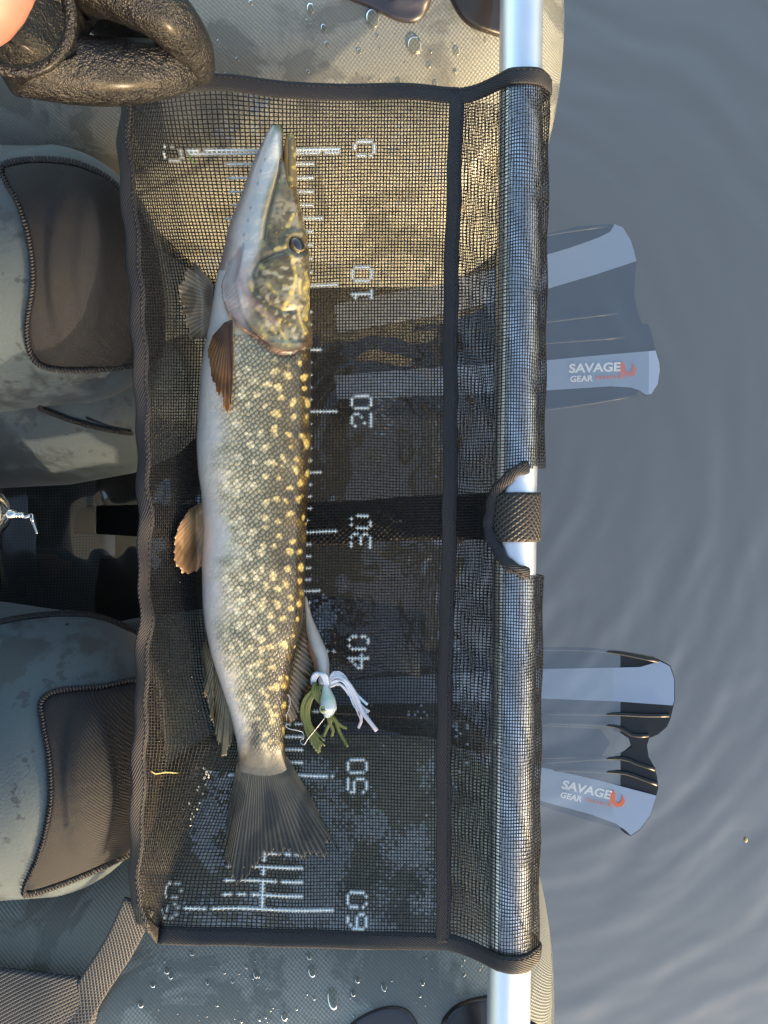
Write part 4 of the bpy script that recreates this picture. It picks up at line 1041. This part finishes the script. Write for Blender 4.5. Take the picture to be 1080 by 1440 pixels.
fan('pelvic_fin', [(296, 700), (303, 716)], [(266, 716), (250, 742), (244, 772), (247, 798), (264, 808), (280, 802), (292, 778), (300, 745)], .024, .012, 17, lin(160, 134, 96), lin(178, 140, 106), lin(206, 178, 136), (1, .8), on_floor, ragged=.008, bars=lambda u, s: .6 * (math.sin(s * 14 + u * 8) > .3), seed=3)
fan('anal_fin', [(289, 900), (303, 940), (330, 1008)], [(284, 915), (286, 955), (292, 990), (301, 1025), (312, 1055), (322, 1050), (334, 1012)], .016, .011, 22, lin(112, 106, 84), lin(116, 108, 82), lin(78, 72, 56), (1, .9), on_floor, bars=lambda u, s: .7 * (math.sin(s * 9 + u * 4) > .2), seed=4)
fan('dorsal_fin', [(428, 862), (418, 905), (405, 965), (402, 998)], [(433, 868), (438, 905), (438, 945), (433, 975), (424, 1000), (412, 1018), (402, 1014)], .014, .005, 22, lin(64, 58, 40), lin(84, 60, 42), lin(110, 92, 52), (1, .9), on_floor, bars=lambda u, s: .9 * (math.sin(s * 8 + u * 3) > .1), seed=5)
fan('tail_fin', [(335, 1062), (350, 1070), (372, 1074), (390, 1070), (402, 1062)], [(318, 1152), (318, 1205), (325, 1240), (346, 1232), (372, 1208), (402, 1198), (434, 1204), (461, 1197), (465, 1178), (440, 1125)], .0085, .0025, 40, lin(84, 78, 64), lin(42, 40, 42), lin(118, 106, 80), (1, .6), on_floor, ragged=.05, bars=lambda u, s: .5 * (math.sin(s * 13 + u * 5) > .45), seed=6)

# ------------------------------------------------------------------ lure
lure = thing('skirted_lure', 'soft lure with white and olive skirt and painted eye beside the dorsal fin', 'fishing lure', tuple(on_floor(455, 960, 0)))
def lp(px, py, o): return W(px, py, float(floor_z(py)) + (SEAMZ - float(floor_z(py))) * float(smooth(450, 640, px)) + o)
def painted_tube(name, pts, rad, cols, mat, parent, sides=12, n=40, flat=1.0):
    P = spline(pts, n); r = np.interp(np.linspace(0, 1, n), np.linspace(0, 1, len(rad)), rad); v, f = tube(P, r, sides, True, flat)
    c = np.repeat(np.stack([np.interp(np.linspace(0, 1, n), np.linspace(0, 1, len(cols)), [q[k] for q in cols]) for k in range(3)], 1), sides, 0)
    o = make(name, v, f, M[mat], color=c); return adopt(o, parent)
painted_tube('tail_trailer', [lp(429, 838, .006), lp(434, 872, .006), lp(444, 902, .007), lp(453, 925, .008), lp(455, 948, .009), lp(455, 962, .009)], [.0012, .003, .0048, .0054, .0050, .0042], [lin(176, 160, 140), lin(190, 178, 164), lin(186, 180, 172), lin(196, 190, 184), lin(198, 196, 196)], 'soft_plastic', lure)
painted_tube('belly_strip', [lp(432, 880, .004), lp(440, 910, .004), lp(447, 930, .0045), lp(449, 948, .005)], [.002, .0042, .0046, .0036], [lin(150, 104, 70), lin(170, 120, 84), lin(166, 118, 84)], 'soft_plastic', lure)
hd_ = painted_tube('jig_head', [lp(457, 958, .009), lp(459, 972, .010), lp(461, 985, .011), lp(462, 998, .011), lp(459, 1008, .0105)], [.0020, .0038, .0060, .0066, .0022], [lin(226, 230, 232), lin(206, 222, 206), lin(192, 214, 198), lin(226, 232, 232), lin(214, 224, 226)], 'soft_plastic', lure, 20)
e0 = lp(455.5, 997, .0152)
v, f = sphere(e0, (.0036, .0036, .0022), 20, 12); d_ = v - e0; rr = np.hypot(d_[:, 0], d_[:, 1])
ec = np.tile(lin(150, 160, 70), (len(v), 1)); ec = np.where((rr > .0026)[:, None], lin(232, 236, 230), ec); ec = np.where(((np.abs(d_[:, 1]) < .0006) & (rr < .0022))[:, None], lin(26, 26, 22), ec)
adopt(make('eye', v, f, M['fish_eye'], color=ec), lure)
wcol = [lin(222, 222, 232), lin(232, 230, 236), lin(226, 214, 218)]; bcol = [lin(206, 222, 238), lin(190, 214, 236)]
gcol = [lin(108, 112, 44), lin(126, 128, 58), lin(96, 100, 42)]
def strand(pts, cols, r, flat=.45, name='skirt_strand'):
    pts = [lp(x, y, o) for x, y, o in pts]
    painted_tube(name, pts, [r * .9, r, r, r * .95], cols, 'soft_plastic', lure, 6, 18, flat)
for k in range(14):       # white strands sweeping to the right
    t_ = k / 13; j = lambda s=1: random.uniform(-2, 2) * s
    strand([(461 + j(.5), 962, .011), (470 + 6 * t_ + j(), 944 + 12 * t_ + j(), .016), (485 + 3 * t_ + j(), 952 + 14 * t_ + j(), .012), (500 + j(2), 985 + 8 * t_ + j(2), .007), (508 + 10 * random.random() + 6 * (1 - t_), 1000 + 22 * t_ * random.random(), .004)], wcol if k % 3 else bcol, .0007)
strand([(463, 962, .012), (482, 955, .014), (497, 972, .010), (509, 1000, .007), (520, 1015, .006), (530, 1028, .004)], wcol, .0019)
strand([(463, 966, .012), (478, 962, .013), (492, 978, .009), (506, 998, .006), (508, 1012, .004), (504, 1024, .003)], wcol, .0013)
strand([(463, 962, .012), (484, 955, .013), (500, 975, .009), (510, 985, .006), (517, 991, .004)], bcol, .0013)
for k in range(8):       # white strands curling back on the left
    t_ = k / 7
    strand([(459 + 3 * t_, 966, .011), (452 + 7 * t_, 950, .0165), (444 + 6 * t_, 946 + 1.5 * t_, .015), (438 + 6 * t_, 953 + 2 * t_, .012), (438 + 5 * t_, 963, .009)], wcol if k % 2 else bcol, .00095)
for k in range(12):      # olive strands
    t_ = k / 11; s = random.uniform(-2.5, 2.5)
    strand([(457, 964, .011), (441 + 6 * t_ + s * .4, 968 + 5 * t_, .013), (427 + 8 * t_ + s, 984 + 6 * t_, .009), (424 + 10 * t_ + s, 1008 + 3 * t_, .006), (432 + 12 * t_, 1030 + s * 2, .004), (437 + 20 * t_ + s, 1040 + 18 * math.sin(t_ * 3) + s, .0035)], gcol if k % 2 else gcol[::-1], .0010)
for k in range(5): strand([(444 + k, 958 + k * 2, .010), (440 + 2 * k, 968, .013), (444 + 2 * k, 980, .012), (452, 990, .010)], gcol, .0016)
for (a_, b_, c_) in [((470, 1010), (478, 1030), (489, 1050)), ((466, 1012), (460, 1024), (455, 1036)), ((474, 1016), (482, 1022), (488, 1024)), ((462, 1012), (468, 1026), (466, 1036))]:
    strand([(462, 1002, .008), (*a_, .007), (*b_, .005), (*c_, .0035)], gcol, .0015)
def wire(name, pts, r, mat='nickel', parent=None):
    v, f = tube(spline(pts, 40), r, 6); adopt(make(name, v, f, M[mat]), parent or lure)
wire('wire_arm', [lp(457, 1009, .0105), lp(445, 1024, .009), lp(432, 1040, .007), lp(428, 1047, .006), lp(423, 1045, .006), lp(423, 1040, .006), lp(427, 1039, .0065), lp(426, 1030, .007), (lp(418, 1027, .009)), lp(405, 1024, .011), lp(396, 1013, .014)], .00042)
wire('clip_loop', [lp(397, 979, .021), lp(404, 976, .020), lp(408, 986, .018), lp(405, 1000, .017), lp(398, 1012, .017), lp(395, 1010, .018)], .00045)
bl = [lp(x, y, .017) for x, y in [(397, 985), (402, 983), (405, 990), (404, 1001), (398, 1009), (395, 1000)]]
bm_ = MB(); bl = np.array(bl); bm_.add(np.vstack([bl, bl - [0, 0, .0008]]), [list(range(6)), list(range(11, 5, -1))] + [[i, (i + 1) % 6, 6 + (i + 1) % 6, 6 + i] for i in range(6)]); bm_.build('blade', M['nickel'], lure)

# ------------------------------------------------------------------ clip on the lanyard and small litter
cz = .43
clip = thing('snap_clip', 'shiny nickel snap clip on a cord hanging between the knees', 'clip', tuple(W(20, 722, cz)))
def cw(x, y, z=0): return W(x, y, cz + z)
v, f = tube(spline([cw(-22, 722), cw(-6, 722), cw(6, 722), cw(14, 722)], 24), np.interp(np.linspace(0, 1, 24), [0, .3, .6, .85, 1], [.0120, .0145, .0138, .0085, .003]), 24); adopt(make('bell', v, f, M['nickel']), clip)
v, f = tube(np.array([cw(-2, 722), cw(18, 723), cw(22, 723), cw(24, 723)]), [.0040, .0034, .0026, .0010], 16); adopt(make('barrel', v, f, M['nickel']), clip)
for x in (23, 27, 31): v, f = sphere(cw(x, 724), (.0017, .0021, .0020), 12, 8); adopt(make('bead', v, f, M['nickel']), clip)
wire('eyelet', [cw(33, 727), cw(37, 727), cw(42, 725), cw(44, 728), cw(45, 723), cw(45, 728), cw(46, 733)], .0012, 'nickel', clip)
wire('split_pin', [cw(46, 733), cw(49, 742), cw(52, 750)], .0010, 'nickel', clip)
wire('cord', [cw(-12, 722), cw(-80, 722, .02), W(-220, 716, .5), (-.50, .01, .62)], .0020, 'thread', clip)
lit = [('straw', 'pale curved straw stuck on the raised net wall', [(212, 1084), (219, 1088), (232, 1086), (250, 1087)], .0007, 'debris'),
       ('grass_blade', 'tiny green blade of grass caught near the ruler zero', [(264, 217), (270, 225), (276, 231)], .0007, 'leaf_green')]
for nm, lab, pts, r, mt in lit:
    P = spline([on_net(x, y, .0016) for x, y in pts], 14); v, f = tube(P, np.interp(np.linspace(0, 1, 14), [0, .5, 1], [r * .5, r, r * .4]), 6)
    tag(make(nm, v, f, M[mt]), lab, 'straw' if nm == 'straw' else 'grass')
p_ = W(1049, 1181, .001); v, f = sphere(p_, (.0022, .0034, .0014), 12, 8); tag(make('seed_husk', v, f, M['debris']), 'small pale seed floating alone on the open water', 'seed')
